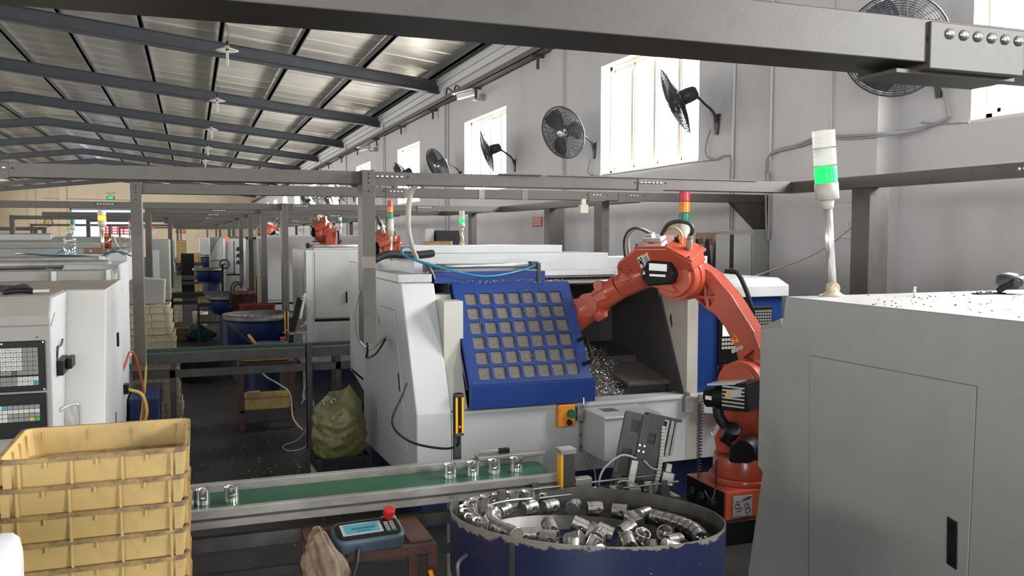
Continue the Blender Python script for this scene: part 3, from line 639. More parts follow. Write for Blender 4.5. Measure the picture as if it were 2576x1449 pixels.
# box on top of the headstock, decks and rails
B().prism([(1.36, 6.0), (1.6, 5.98), (1.6, 6.45), (1.36, 6.95)], 'z', 1.612, 1.67).o('top_tray', 'white_dirty', M, .004)
B().box((1.585, 5.62, .78), (1.72, 5.9, 1.5)).o('inner_column', 'beige_in', M)
B().prism([(5.5, .78), (5.87, 1.53), (6.05, 1.53), (5.62, .78)], 'x', 1.575, 1.715).o('inner_slope', 'beige_in', M, .004)
B().box((1.5, 6.1, 1.745), (3.95, 6.14, 1.775)).o('deck_lip', 'white', M, .003); B().box((1.5, 6.1, 1.62), (3.95, 7.3, 1.75)).o('deck', 'white_dirty', M, .004)
B().box((1.62, 6.7, 1.75), (3.35, 7.3, 1.795)).o('upper_deck', 'white', M, .003); B().box((1.68, 6.95, 1.795), (3.03, 7.28, 1.86)).o('top_box', 'white', M, .004)
B().box((1.62, 5.98, 1.6), (2.47, 6.1, 1.68)).o('door_carriage', 'blue', M, .003)
B().cyl((1.6, 6.02, 1.722), (2.4, 6.02, 1.722), .019, n=14).o('air_cylinder', 'alu_bright', M)
B().box((2.36, 5.99, 1.69), (2.42, 6.06, 1.75)).o('cylinder_mount', 'dark_steel', M, .003); B().box((1.55, 5.98, 1.68), (1.7, 6.05, 1.735)).o('cylinder_mount', 'dark_steel', M, .003); B().box((2.405, 5.97, 1.6), (2.43, 5.989, 1.74)).o('mount_strap', 'dark_steel', M, .003)
for x in (1.58, 1.64): B().cyl((x, 5.97, 1.735), (x, 5.97, 1.755), .008, n=8).o('air_fitting', 'bolt', M)
B().box((2.45, 6.0, 1.63), (3.4, 6.08, 1.68)).o('header', 'white_dirty', M, .003)
for z in (1.628, 1.642, 1.612): B().box((2.45, 5.985, z - .003), (3.4, 6.0, z + .003)).o('guide_rail', 'dark_steel', M)
B().box((2.45, 5.95, 1.585), (3.4, 6.05, 1.607)).o('header_lip', 'alu_dirty', M)
# front apron
B().box((x0 + .237, 5.45, .3), (3.368, 5.52, .775)).o('apron', 'white', M, .004)
B().box((1.6, 5.43, .76), (3.47, 5.6, .785)).o('apron_lip', 'white_dirty', M, .003)
# working space
b = B(); b.box((1.72, 6.62, .5), (3.42, 6.66, 1.62)).box((1.72, 5.5, .5), (3.42, 6.62, .56)).box((1.72, 6.0, 1.57), (3.42, 6.62, 1.6)).box((1.7, 5.9, .5), (1.74, 6.62, 1.6))
b.o('work_chamber', 'interior', M)
B().prism([(6.0, .5), (6.62, .5), (6.62, 1.05), (6.2, .98)], 'x', 2.3, 3.4).o('way_cover', 'interior', M)
B().box((3.02, 5.72, .56), (3.35, 6.1, .87)).o('turret_block', 'interior', M); B().prism([(5.66, .83), (6.12, .9), (6.12, .93), (5.64, .855)], 'x', 3.0, 3.35).o('block_cover', 'grime', M, .003)
B().prism([(5.5, .56), (5.49, .80), (5.885, 1.6), (6.62, 1.6), (6.62, .56)], 'x', 3.352, 3.368).o('chamber_side', 'interior', M)
# right-hand side: triangular cheek, control cabinet
B().prism([(5.45, .78), (5.87, 1.6), (6.3, 1.6), (6.3, 5 * 0 + .3), (5.45, .3)], 'x', 3.37, 3.46).o('cheek', 'beige_in', M, .004)
B().prism([(5.452, .78), (5.452, 1.5), (5.83, 1.5), (5.9, 1.6)], 'x', 3.369, 3.46).o('cheek_plate', 'beige_in', M, .003)
B().prism([(5.69, 1.3), (5.7, 1.33), (5.685, 1.36), (5.672, 1.33), (5.66, 1.28), (5.672, 1.25)], 'x', 3.3672, 3.3685).o('paint_chip', 'dark_steel', M)
B().box((3.46, 5.46, .79), (4.2, 6.6, 1.48)).o('control_cabinet', 'blue', M, .006)
B().prism([(5.42, 1.485), (5.42, 1.57), (5.55, 1.62), (6.6, 1.62), (6.6, 1.485)], 'x', 3.62, 4.23).o('cabinet_cap', 'white', M, .006)
B().box((3.47, 5.46, .3), (4.2, 6.6, .79)).o('right_apron', 'white_dirty', M, .004); B().prism([(3.46, .79), (3.46, .66), (3.68, .62), (3.72, .66), (3.72, .79)], 'y', 5.36, 5.46).o('corner_shelf', 'white', M, .004)
p = B().box((3.63, 5.44, 1.0), (4.1, 5.462, 1.41)).o('control_panel', 'black', M, .004)
B().box((3.66, 5.436, 1.2), (3.9, 5.44, 1.38)).o('screen', 'screen_cnc', p)
for r in range(3):
    for k in range(10): B().box((3.655 + k * .026, 5.436, 1.165 - r * .03), (3.675 + k * .026, 5.44, 1.185 - r * .03)).o('key', 'key_light', p)
for r in range(6):
    for k in range(7): B().box((3.94 + k * .022, 5.436, 1.37 - r * .022), (3.957 + k * .022, 5.44, 1.385 - r * .022)).o('key', 'key_grey', p)
B().cyl((3.68, 5.44, .97), (3.68, 5.41, .97), .028, n=18).o('emergency_button', 'red', M); B().box((3.62, 5.452, .9), (4.1, 5.462, .995)).o('lower_panel', 'blue_dark', M)
# small fittings on the apron
f = B().box((2.325, 5.39, .63), (2.455, 5.45, .79)).o('button_box', 'orange_box', M, .012)
B().cyl((2.42, 5.39, .725), (2.42, 5.365, .725), .03, n=20).o('green_button', 'green_btn', f); B().cyl((2.405, 5.39, .665), (2.405, 5.375, .665), .02, n=16).o('black_button', 'black', f)
B().box((2.475, 5.4, .665), (2.52, 5.45, .76)).o('limit_switch', 'alu_dirty', M, .004); B().tube([(2.5, 5.4, .75), (2.505, 5.37, .78), (2.51, 5.38, .83)], .007).o('switch_lever', 'bolt', M)
B().box((3.33, 5.4, .66), (3.4, 5.46, .78)).box((3.34, 5.4, .78), (3.37, 5.44, .81)).o('coolant_valve', 'alu_dirty', M, .004)
j = thing('junction_box', 'pale dented steel box mounted on the lathe apron', 'box', (2.73, 5.3, .44)); zt_ = .735
B().box((2.53, 5.1, .45), (2.945, 5.448, zt_)).o('body', 'white_dirty', j, .006); B().box((2.525, 5.085, zt_), (2.95, 5.448, zt_ + .014)).o('lid', 'white', j, .004)
B().box((2.505, 5.435, .44), (2.53, 5.449, .745)).o('mounting_strip', 'alu', j)
for z in (.48, .56, .65): B().cyl((2.517, 5.435, z), (2.517, 5.428, z), .007, n=8).o('screw', 'dark_steel', j)
B().box((2.61, 5.25, zt_ + .0142), (2.72, 5.36, zt_ + .0146)).o('stain', 'grime', j)
tag(B().tube([(2.55, 5.43, .45), (2.56, 5.4, .38), (2.6, 5.38, .3), (2.6, 5.36, .1)], .006).o('drip_cable', 'cable_white'), 'thin white cable hanging below the pale apron box', 'cable')
# blue door
DO = V((1.70, 5.43, .945)); DX = V((1, 0, 0)); DS = V((0, .42, .665)).normalized(); DN = V((0, -DS.z, DS.y)); DL = .785
def D3(u, v, w=0): return DO + DX * u + DS * v + DN * w
cols, rows, pu, pv, pw_, ph_ = 7, 6, .1075, .113, .088, .092
u0, v0 = .075, .035
pl = B()
for r in range(rows):
    for c_ in range(cols):
        cx, cz = u0 + (c_ + .5) * pu, v0 + (r + .5) * pv; rr = roundrect(pw_, ph_, .016, 3)
        inn = [(cx + p[0], cz + p[1]) for p in rr]; cor = [(cx + pu / 2, cz + pv / 2), (cx - pu / 2, cz + pv / 2), (cx - pu / 2, cz - pv / 2), (cx + pu / 2, cz - pv / 2)]
        vs = [D3(*q) for q in cor] + [D3(*q) for q in inn] + [D3(q[0], q[1], -.014) for q in inn]; fs = []
        for k in range(4):
            for i in range(3): fs.append((k, 4 + k * 4 + i, 4 + k * 4 + i + 1)[::-1])
            fs.append((k, 4 + k * 4 + 3, 4 + ((k + 1) % 4) * 4, (k + 1) % 4)[::-1])
        for i in range(16): fs.append((4 + i, 4 + (i + 1) % 16, 20 + (i + 1) % 16, 20 + i))
        pl.add(vs, fs)
RD = Mx((DX, DS, DN)).transposed()
ue, ve = u0 + cols * pu, v0 + rows * pv
def strip(ua, ub, va, vb, w0=-.03, w1=0): pl.obox(D3((ua + ub) / 2, (va + vb) / 2, (w0 + w1) / 2), (ub - ua, vb - va, w1 - w0), RD)
strip(0, u0, 0, DL); strip(ue, .9, 0, DL); strip(u0, ue, 0, v0); strip(u0, ue, ve, DL); strip(0, .012, 0, DL, -.06, 0)
dr = pl.o('sliding_door', 'blue', M, label='blue sliding door with a grid of small windows')
B().box((1.70, 5.385, .8), (2.6, 5.432, .955)).o('kick_panel', 'blue', M, .003)
pane = None
for r in range(rows):
    for c_ in range(cols):
        pc = D3(u0 + (c_ + .5) * pu, v0 + (r + .5) * pv, -.016)
        if pane is None:
            pane = B().obox((0, 0, 0), (pw_ + .012, ph_ + .012, .004), RD).o('pane', 'pane'); pane.parent = dr; q = pane
        else: q = pane.copy(); COL.objects.link(q)
        q.matrix_basis = wm(dr).inverted() @ Mx.Translation(pc)
B().tube([D3(.86, .12, .0), D3(.9, .12, .05), D3(.9, .16, .06), D3(.9, .26, .06), D3(.9, .3, .05), D3(.86, .3, .0)], .013, 8, 3).o('door_handle', 'black', dr)
def chips(name, n, fn, size, mat, label, cat='chips', curl=True):
    b = B()
    for i in range(n):
        p, up = fn(); a = random.random() * 6.28; s_ = size * (.5 + random.random())
        if curl:
            m_ = 4; R = (Mx.Rotation(a, 3, 'Z') @ Mx.Rotation(random.uniform(-1.2, 1.2), 3, 'X')); vs = []
            for k in range(m_ + 1):
                t_ = k / m_ * 3.5
                for w_ in (-.22, .22): vs.append(V(p) + R @ V((s_ * .75 * cos(t_), s_ * w_ * .5 + s_ * .25 * t_, s_ * .75 * sin(t_))))
            b.add(vs, [(2 * k, 2 * k + 1, 2 * k + 3, 2 * k + 2) for k in range(m_)])
        else:
            R = Mx.Rotation(a, 3, 'Z'); b.obox(V(p) + V((0, 0, s_ * .2)), (s_, s_ * .6, s_ * .4), R)
    return b.o(name, mat, None, 0, label, cat, None, 'stuff')
def heap():
    y = random.uniform(5.53, 6.3); t_ = (y - 5.53) / .77; x = random.uniform(2.45, 3.02 + .28 * t_)
    return (x, y, hz(y) + random.uniform(-.015, .02) - .1 * max(0, (x - 2.75) / .4) ** 2), None
def hz(y): return .725 + .36 * (y - 5.53) / .77
B().prism([(5.53, .56), (5.53, hz(5.53) - .02), (6.3, hz(6.3) - .02), (6.6, 1.1), (6.6, .56)], 'x', 2.1, 2.95).prism([(5.6, .56), (5.6, .68), (6.3, .95), (6.6, 1.0), (6.6, .56)], 'x', 2.95, 3.05).o('chip_pile_core', 'grime', M)
chips('swarf_heap', 4200, heap, .015, 'chip', 'heap of curled silver swarf inside the open lathe')
def ondoor():
    if random.random() < .45:
        u, v = random.uniform(.0, .9), DL + random.uniform(-.01, .02); return D3(u, v, .004), None
    u, v = random.triangular(0, .9, .75), random.random() * DL; return D3(u, v, .001), None
chips('swarf_specks', 320, ondoor, .005, 'chip', 'silver swarf specks stuck to the blue door', curl=False)
chips('swarf_specks', 260, lambda: ((random.uniform(1.38, 3.4), random.choice((random.uniform(5.95, 6.08), random.uniform(6.0, 6.9))), 1.682 if random.random() < .3 else 1.612 + .0), None), .006, 'chip', 'fine swarf scattered along the top rails of the lathe', curl=False)
# blue air hoses
tag(B().tube([(2.41, 6.0, 1.73), (2.25, 5.9, 1.69), (1.98, 5.82, 1.655), (1.78, 5.82, 1.68), (1.6, 5.85, 1.73), (1.42, 5.95, 1.79), (1.39, 6.0, 1.84), (1.44, 6.05, 1.865), (1.5, 6.1, 1.84), (1.53, 6.15, 1.78)], .008, 8).o('air_hose', 'cable_blue'), 'long blue air hose sagging across the top of the blue door', 'hose')
tag(B().tube([(1.66, 5.98, 1.71), (1.55, 5.93, 1.74), (1.42, 6.0, 1.8), (1.4, 6.05, 1.85), (1.47, 6.1, 1.86), (1.52, 6.15, 1.79)], .008, 8).o('air_hose', 'cable_dk_blue'), 'darker air hose coiled beside the white post foot', 'hose')
tag(B().tube([(1.27, 6.4, 1.76), (1.4, 6.5, 1.8), (1.6, 6.6, 1.79), (1.8, 6.7, 1.8)], .03, 8).o('corrugated_hose', 'rubber'), 'thick black corrugated hose lying on the lathe top', 'hose')
tag(B().tube([(1.58, 5.98, 1.735), (1.6, 5.95, 1.68), (1.6, 5.9, 1.64)], .004).o('sensor_wire', 'cable_white'), 'short white sensor wire at the end of the air cylinder', 'cable')
# white corrugated conduit from the beam down to the lathe top
tag(B().tube([(1.36, 5.44, 2.27), (1.33, 5.5, 2.2), (1.34, 5.6, 2.0), (1.42, 5.8, 1.85), (1.52, 6.1, 1.78)], .017, 8).o('flexible_conduit', 'cable_white'), 'off-white flexible conduit hanging from the overhead duct', 'conduit')
tag(B().tube([(1.02, 5.4, 1.3), (1.03, 5.42, 1.22), (1.06, 5.6, 1.15), (1.2, 6.0, 1.12), (1.33, 6.3, 1.18)], .008).o('power_cable', 'rubber'), 'black cable looping from the drop post into the lathe side', 'cable')
tag(B().tube([(.98, 5.4, 1.6), (.95, 5.42, 1.45), (1.0, 5.55, 1.27), (1.15, 5.9, 1.17), (1.34, 6.32, 1.2)], .007).o('power_cable', 'cable_grey'), 'grey cable arching beside the drop post to the lathe side', 'cable')
tower('stack_light', 'unlit red, orange and green stack light rising behind the robot', (3.85, 6.3, 1.62), (3.85, 6.3, 2.32), .045, ['green_lens', 'amber_lens', 'red_lens'], .093, .02, False, .25)
tower('stack_light', 'unlit red, orange and green stack light by the drop post', (1.447, 6.6, 1.75), (1.438, 6.6, 2.215), .022, ['green_lens', 'amber_lens', 'red_lens'], .048, .008, False, .13)
# ================================================================ near right machine (grey, its side towards us)
N = thing('cnc_lathe', 'grey lathe filling the right edge, its plain side door facing the aisle', 'lathe', (2.95, 2.9, 0))
pf = [(3.81, 1.62), (3.83, 1.46), (4.02, 1.43), (4.026, .66), (3.98, .63), (4.1, .0), (1.5, 0), (1.5, 1.62)]
B().prism(pf, 'x', 2.95, 3.06).o('side_panel', 'grey_paint', N, .006)
B().prism([(3.77, 1.6), (3.79, 1.44), (3.98, 1.41), (3.98, .66), (4.05, .05), (1.55, .05), (1.55, 1.6)], 'x', 3.06, 5.05).o('body', 'grey_paint', N, .004)
B().box((2.955, 1.5, 1.615), (5.05, 3.8, 1.622)).o('top_plate', 'dusty_grey' if 'dusty_grey' in MAT else 'grey_light', N)
B().prism([(3.83, 1.455), (4.02, 1.425), (4.02, 1.435), (3.85, 1.5)], 'x', 2.95, 3.1).o('top_flap', 'cream', N, .002)
dp = [(3.597, 1.334), (2.599, 1.34), (2.62, .1), (3.57, .1)]
cy_, cz_ = sum(p[0] for p in dp) / 4, sum(p[1] for p in dp) / 4
B().prism([(cy_ + (p[0] - cy_) * 1.006, cz_ + (p[1] - cz_) * 1.005) for p in dp], 'x', 2.9485, 2.952).o('side_door_gap', 'grime', N)
sd = B().prism(dp, 'x', 2.944, 2.95).o('side_door', 'grey_paint', N, .0025)
B().prism([(2.715, .775), (2.665, .765), (2.66, .565), (2.71, .575)], 'x', 2.938, 2.944).o('recessed_pull', 'black_gloss', sd, .002)
for z in (.73, .6): B().box((2.936, 2.678, z - .02), (2.938, 2.7, z + .02)).o('latch', 'black', sd)
tower('stack_light', 'tall leaning stack light glowing green on top of the grey lathe', (3.2, 3.74, 1.62), (3.115, 3.74, 2.5), .058, ['green_lit', 'lens_clear', 'lens_clear'], .094, .024, True, .085)
chips('swarf_crumbs', 200, lambda: ((random.uniform(2.98, 4.9), random.triangular(2.3, 3.75, 3.3), 1.622), None), .007, 'dark_steel', 'dark swarf crumbs scattered on top of the grey lathe', curl=False)
k = thing('clamp_lever', 'black articulated clamp arm lying on the grey lathe top', 'clamp', (4.2, 3.5, 1.62))
kx, ky = 4.02, 3.58
B().box((kx, ky - .03, 1.622), (kx + .2, ky + .02, 1.63)).o('plate', 'black', k, .002)
for i in range(4): B().cyl((kx + .02 + .035 * i, ky - .005 + .012 * (i % 2), 1.63), (kx + .02 + .035 * i, ky - .005 + .012 * (i % 2), 1.642), .008, n=10).o('screw', 'bolt', k)
B().bar((kx + .17, ky, 1.635), (kx + .23, ky - .06, 1.70), .05, .03).o('arm', 'black', k, .005); B().cyl((kx + .2, ky - .1, 1.69), (kx + .3, ky - .06, 1.7), .026, n=16).cyl((kx + .185, ky - .105, 1.69), (kx + .2, ky - .1, 1.69), .016, n=16).o('pivot', 'dark_steel', k, .002)
B().cyl((kx + .3, ky - .06, 1.7), (kx + .48, ky + .0, 1.69), .03, n=16).o('sleeve', 'black', k); B().lathe([(0, .0), (.05, .0), (.065, .03), (.06, .07), (.04, .085), (0, .09)], 20, (kx + .24, ky - .01, 1.65)).o('housing', 'dark_steel', k)
tag(B().box((3.62, 3.6, 1.622), (3.63, 3.61, 1.66)).cyl((3.625, 3.605, 1.66), (3.627, 3.605, 1.672), .007, n=6).o('loose_pin', 'label_white'), 'small white pin standing on the grey lathe top', 'pin')
# ================================================================ orange robot
RB = V((3.33, 4.66, 0)); RZ = rad(120.5)
R_ = thing('industrial_robot', 'orange six-axis robot reaching its arm into the open blue-door lathe', 'robot', RB, RZ)
RM = wm(R_)
def rb(b, name, mat, parent=None, bev=.006, **k): b.xf(RM); return b.o(name, mat, parent or R_, bev, **k)
def rprism(poly, y0, y1): return B().prism(poly, 'y', y0, y1)
B().box((3.0, 4.42, 0), (3.7, 4.95, .15)).o('pedestal', 'black', R_, .004)
B().box((3.05, 4.45, .15), (3.65, 4.92, .33)).o('base', 'orange', R_, .006)
B().box((3.043, 4.47, .16), (3.05, 4.9, .325)).o('connector_plate', 'black', R_)
for i in range(3): B().cyl((3.045, 4.55 + .12 * i, .25), (2.99, 4.55 + .12 * i, .25), .03, n=12).o('plug', 'rubber', R_)
lp = B().box((3.1, 4.444, .17), (3.24, 4.45, .3)).o('rating_plate', 'label_grey', R_)
b = B()
for x, z, r in ((3.13, .24, .018), (3.15, .215, .012), (3.2, .235, .016), (3.21, .205, .018)): b.ring((x, 4.443, z), r, .002, 16, Mx.Rotation(rad(90), 3, 'X'), 3)
for q in range(5): b.box((3.115, 4.442, .18 + q * .022), (3.115 + .03 + .01 * (q % 3), 4.4435, .183 + q * .022))
b.bar((3.17, 4.443, .27), (3.23, 4.443, .285), .004).bar((3.17, 4.443, .278), (3.23, 4.443, .293), .004).o('printing', 'print', lp)
B().cyl((3.35, 4.68, .33), (3.35, 4.68, .37), .235, n=36).cyl((3.35, 4.68, .37), (3.35, 4.68, .5), .215, .205, n=36).o('turret', 'orange', R_, .005)
rb(rprism([(.17, .5), (.19, .6), (.13, .72), (.13, .9), (.02, 1.04), (-.14, 1.04), (-.24, .8), (-.24, .5)], -.13, .07), 'shoulder_column', 'orange', bev=.015)
rb(B().cyl((0, .1, .975), (0, -.16, .975), .155, n=36).cyl((0, .115, .975), (0, .1, .975), .12, n=36), 'shoulder_joint', 'orange', bev=.004)
m = rb(rprism([(.03, .84), (.03, 1.0), (-.14, 1.03), (-.16, .85)], .12, .3), 'shoulder_motor', 'black', bev=.006)
for i in range(6): rb(B().box((-.13, .3, .87 + i * .024), (.02, .306, .88 + i * .024)), 'fin', 'alu_bright', m, 0)
rb(rprism([(-.01, .925), (-.11, .94), (-.112, .99), (-.012, .975)], .3, .309), 'nameplate', 'alu_bright', m, 0); rb(rprism([(.0, .93), (-.04, .936), (-.02, .985)], .309, .3105), 'warning_sticker', 'yellow', m, 0)
rb(B().obox((.03, .21, 1.005), (.19, .19, .012), Mx.Rotation(rad(8), 3, 'Y')), 'top_fin', 'alu_bright', m, 0)
rb(B().cyl((.03, .21, .915), (.1, .21, .9), .075, n=24).cyl((.1, .21, .9), (.17, .21, .89), .062, n=24), 'encoder_cap', 'black', m, .003); rb(B().box((.15, .262, .89), (.105, .276, .915)), 'cap_label', 'label_white', m, 0)
rb(B().tube([(.1, .2, .85), (.09, .2, .78), (.06, .19, .73), (.02, .2, .71), (-.05, .2, .7)], .035, 10), 'cable_elbow', 'rubber', bev=0)
rb(B().cyl((.02, .2, .66), (-.03, .24, .72), .05, n=18).cyl((.0, .18, .62), (.06, .2, .66), .045, n=18), 'lower_connector', 'black_gloss', bev=.003)
rb(B().cyl((-.12, .15, .6), (-.12, .28, .59), .075, n=24).cyl((-.04, .2, .6), (-.04, .2, .5), .05, n=20), 'turn_motor', 'black', bev=.006); rb(B().ring((.21, .0, .62), .03, .006, 20, Mx.Rotation(rad(90), 3, 'X'), 6), 'lifting_eye', 'bolt', bev=0)
# upper arm, behind the elbow drum as seen from here
UA = [(.36, 1.754), (.25, 1.691), (.114, 1.554), (-.052, 1.32), (-.12, 1.15), (-.13, .98), (-.06, .9), (.03, .93), (.04, 1.058), (.077, 1.208), (.15, 1.33), (.219, 1.406), (.33, 1.479), (.42, 1.55), (.46, 1.64), (.42, 1.73)]
ua = rprism(UA, -.15, 0).xf(RM).o('upper_arm', 'orange', R_)
cuts = []
for tri in ([(.299, 1.625), (.232, 1.541), (.297, 1.538)], [(.281, 1.518), (.234, 1.515), (.271, 1.458)], [(.355, 1.515), (.305, 1.514), (.293, 1.457)], [(.365, 1.54), (.31, 1.535), (.312, 1.6)], [(.02, 1.14), (-.05, 1.2), (-.05, 1.12)], [(.01, 1.11), (-.05, 1.09), (.0, 1.04)]):
    cuts.append(rprism(tri, -.05, .05).xf(RM))
# cutters must be in the arm's local space
for c_ in cuts: pass
cut(ua, *cuts)
bm_ = ua.modifiers.new('bevel', 'BEVEL'); bm_.width = .006; bm_.segments = 2; bm_.limit_method = 'ANGLE'; bm_.angle_limit = rad(40)
def decal(poly, y, mat, name, par, txt=None, **k): return rb(rprism(poly, y, y + .0015), name, mat, par, 0)
decal([(.108, 1.228), (.045, 1.245), (.082, 1.292)], .001, 'amber', 'warning_triangle', ua)
rb(B().bar((.079, .003, 1.275), (.078, .003, 1.255), .006).bar((.078, .003, 1.247), (.077, .003, 1.242), .006), 'exclamation', 'print', ua, 0)
decal([(.105, 1.185), (.03, 1.225), (.02, 1.205), (.095, 1.163)], .001, 'label_white', 'arm_label', ua)
rb(B().text('注意保养', (.062, .0032, 1.194), (-.075, 0, .041), (.47, 0, .88), .019), 'arm_lettering', 'print', ua, 0)
# elbow drum and forearm
el = rb(B().cyl((.45, -.02, 1.66), (.45, .06, 1.66), .158, n=40).cyl((.45, .06, 1.66), (.45, .075, 1.66), .143, n=40).cyl((.45, .075, 1.66), (.45, .15, 1.66), .155, n=40).cyl((.45, .15, 1.66), (.45, .19, 1.66), .13, n=40), 'elbow_drum', 'orange', bev=.003)
rb(rprism([(.345, 1.84), (.39, 1.82), (.335, 1.70), (.31, 1.72)], -.03, .0), 'elbow_bracket', 'orange', bev=.004)
HS = [(.885, 1.755), (.865, 1.79), (.70, 1.90), (.46, 1.905), (.30, 1.81), (.29, 1.74), (.40, 1.74), (.47, 1.79), (.56, 1.80), (.62, 1.78), (.70, 1.69), (.80, 1.645), (.885, 1.69)]
RH = Mx.Translation((.5, .11, 1.80)) @ Mx.Rotation(rad(-20), 4, 'X') @ Mx.Translation((-.5, -.11, -1.80))
def rbh(b, *k, **q): return rb(b.xf(RH), *k, **q)
def decalh(poly, y, mat, name, par): return rbh(rprism(poly, y, y + .0015), name, mat, par, 0)
rbh(rprism(HS, .02, .215), 'forearm_housing', 'orange', bev=.014)
rbh(rprism([(.71, 1.897), (.695, 1.915), (.46, 1.92), (.285, 1.822), (.29, 1.805), (.47, 1.9), (.69, 1.896)], .005, .225), 'housing_lid', 'orange', bev=.002)
for u, y in ((.69, .02), (.69, .21), (.47, .02), (.46, .21), (.31, .21), (.32, .02)): rbh(B().cyl((u, y, 1.9 if u > .4 else 1.83), (u, y, 1.928 if u > .4 else 1.845), .008, n=8), 'lid_screw', 'dark_steel', None, 0)
lb = decalh([(.70, 1.83), (.615, 1.872), (.6, 1.794), (.685, 1.752)], .2155, 'label_white', 'warning_label', R_)
decalh([(.65, 1.835), (.62, 1.851), (.608, 1.798), (.638, 1.784)], .2172, 'label_grey', 'text_panel', lb); decalh([(.654, 1.853), (.622, 1.868), (.619, 1.857), (.651, 1.841)], .2172, 'amber', 'orange_header', lb)
rbh(B().bar((.69, .219, 1.82), (.655, .219, 1.775), .007).bar((.66, .219, 1.82), (.685, .219, 1.785), .007).bar((.685, .219, 1.8), (.655, .219, 1.795), .007).cyl((.67, .217, 1.828), (.67, .219, 1.828), .007, n=10), 'pictogram', 'print', lb, 0)
rbh(rprism([(.85, 1.752), (.775, 1.79), (.76, 1.735), (.835, 1.70)], .215, .222), 'service_cover', 'orange', bev=.002)
for u, z in ((.842, 1.745), (.782, 1.775), (.77, 1.74), (.83, 1.71)): rbh(B().cyl((u, .22, z), (u, .228, z), .006, n=8), 'cover_screw', 'dark_steel', None, 0)
m = rb(rprism([(.645, 1.69), (.59, 1.775), (.44, 1.768), (.40, 1.69), (.42, 1.625), (.585, 1.605), (.63, 1.65)], .14, .27), 'elbow_motor', 'black', bev=.01)
rb(rprism([(.575, 1.76), (.44, 1.755), (.44, 1.705), (.575, 1.71)], .27, .276), 'motor_plate', 'alu_bright', m, .002); rb(rprism([(.57, 1.672), (.45, 1.67), (.45, 1.685), (.57, 1.687)], .27, .275), 'motor_strip', 'alu_bright', m, 0); decal([(.628, 1.68), (.603, 1.685), (.617, 1.71)], .2705, 'label_white', 'motor_sticker', m)
rb(rprism([(.40, 1.56), (.60, 1.60), (.62, 1.63), (.44, 1.62)], .05, .22), 'motor_cradle', 'orange', bev=.006); decal([(.45, 1.575), (.415, 1.585), (.412, 1.572), (.447, 1.562)], .1905, 'label_white', 'small_label', R_)
fa = rb(B().cyl((.70, .08, 1.685), (.9, .1, 1.585), .1, .092, n=32).cyl((.9, .11, 1.585), (1.13, .11, 1.44), .09, .084, n=32), 'forearm', 'orange', bev=.004)
rb(rprism([(.84, 1.69), (.76, 1.64), (.88, 1.6)], .1, .195), 'forearm_rib', 'orange', bev=.004); rb(rprism([(1.0, 1.56), (.95, 1.5), (1.06, 1.46), (1.09, 1.5)], .12, .2), 'wrist_cover', 'orange', bev=.006)
rb(B().cyl((1.13, .2, 1.44), (1.13, .02, 1.44), .088, n=32), 'wrist_joint', 'orange', bev=.004); rb(B().cyl((1.04, .19, 1.585), (1.04, .06, 1.585), .04, n=24), 'wrist_boss', 'orange', bev=.003); rb(B().cyl((1.0, .17, 1.40), (1.06, .17, 1.36), .042, n=24), 'wrist_boss', 'orange', bev=.003)
rb(B().cyl((1.12, .11, 1.44), (1.33, .11, 1.29), .094, .09, n=28).cyl((1.33, .11, 1.29), (1.36, .11, 1.27), .075, n=28), 'wrist', 'orange', bev=.003); rb(B().cyl((1.26, .19, 1.42), (1.26, .03, 1.42), .06, n=24), 'wrist_motor', 'orange', bev=.003)
rb(B().cyl((1.36, .11, 1.27), (1.42, .11, 1.22), .05, n=20).box((1.37, .06, 1.15), (1.49, .16, 1.23)).bar((1.42, .08, 1.15), (1.43, .08, 1.05), .03).bar((1.46, .14, 1.15), (1.47, .14, 1.05), .03), 'gripper', 'dark_steel', bev=.003)
# hoses and plugs on the lid
rbh(B().box((.53, .08, 1.922), (.66, .16, 1.955)).box((.6, .1, 1.955), (.65, .15, 1.975)), 'valve_block', 'alu_bright', bev=.004)
rbh(B().cyl((.35, .12, 1.865), (.335, .12, 1.93), .022, n=14).cyl((.335, .12, 1.93), (.325, .12, 1.96), .018, n=14), 'cable_gland', 'alu_dirty', bev=.002)
rbh(B().tube([(.325, .12, 1.955), (.30, .12, 2.0), (.32, .12, 2.04), (.4, .12, 2.055), (.48, .12, 2.03), (.54, .12, 1.96)], .014, 8), 'robot_cable', 'dark_steel', bev=0)
rbh(B().tube([(.41, .1, 1.895), (.40, .1, 1.96), (.43, .1, 2.0), (.48, .1, 2.0), (.55, .1, 1.94)], .008, 8), 'yellow_cable', 'cable_yellow', bev=0)
rbh(B().tube([(.62, .1, 1.96), (.7, .1, 1.995), (.78, .09, 1.98), (.85, .06, 1.9), (.9, .0, 1.78), (.92, -.04, 1.68)], .010, 8), 'air_line', 'cable_white', bev=0); rbh(B().tube([(.62, .12, 1.965), (.72, .12, 2.01), (.8, .11, 1.985), (.87, .08, 1.9), (.915, .04, 1.76)], .008, 8), 'air_line', 'dark_steel', bev=0)
rbh(B().cyl((.44, .1, 1.9), (.44, .1, 1.94), .016, n=12), 'black_plug', 'black', bev=0)
rb(B().tube([(.24, -.17, 1.7), (.16, -.19, 1.69), (.1, -.2, 1.58), (.05, -.2, 1.45)], .016, 8), 'rear_cable', 'rubber', bev=0)
tag(B().tube([V((2.98, 4.66, .9)) + V((.013 * cos(i * 1.05), .013 * sin(i * 1.05), -.0033 * i)) for i in range(150)], .0042, 5, 1).tube([(2.98, 4.6, .35), (3.0, 4.55, .3), (3.03, 4.55, .4), (3.03, 4.55, .55)], .006).o('coiled_cable', 'black_gloss'), 'black coiled cord hanging beside the robot base', 'cable')
R_.location = (3.40, 4.78, 0)
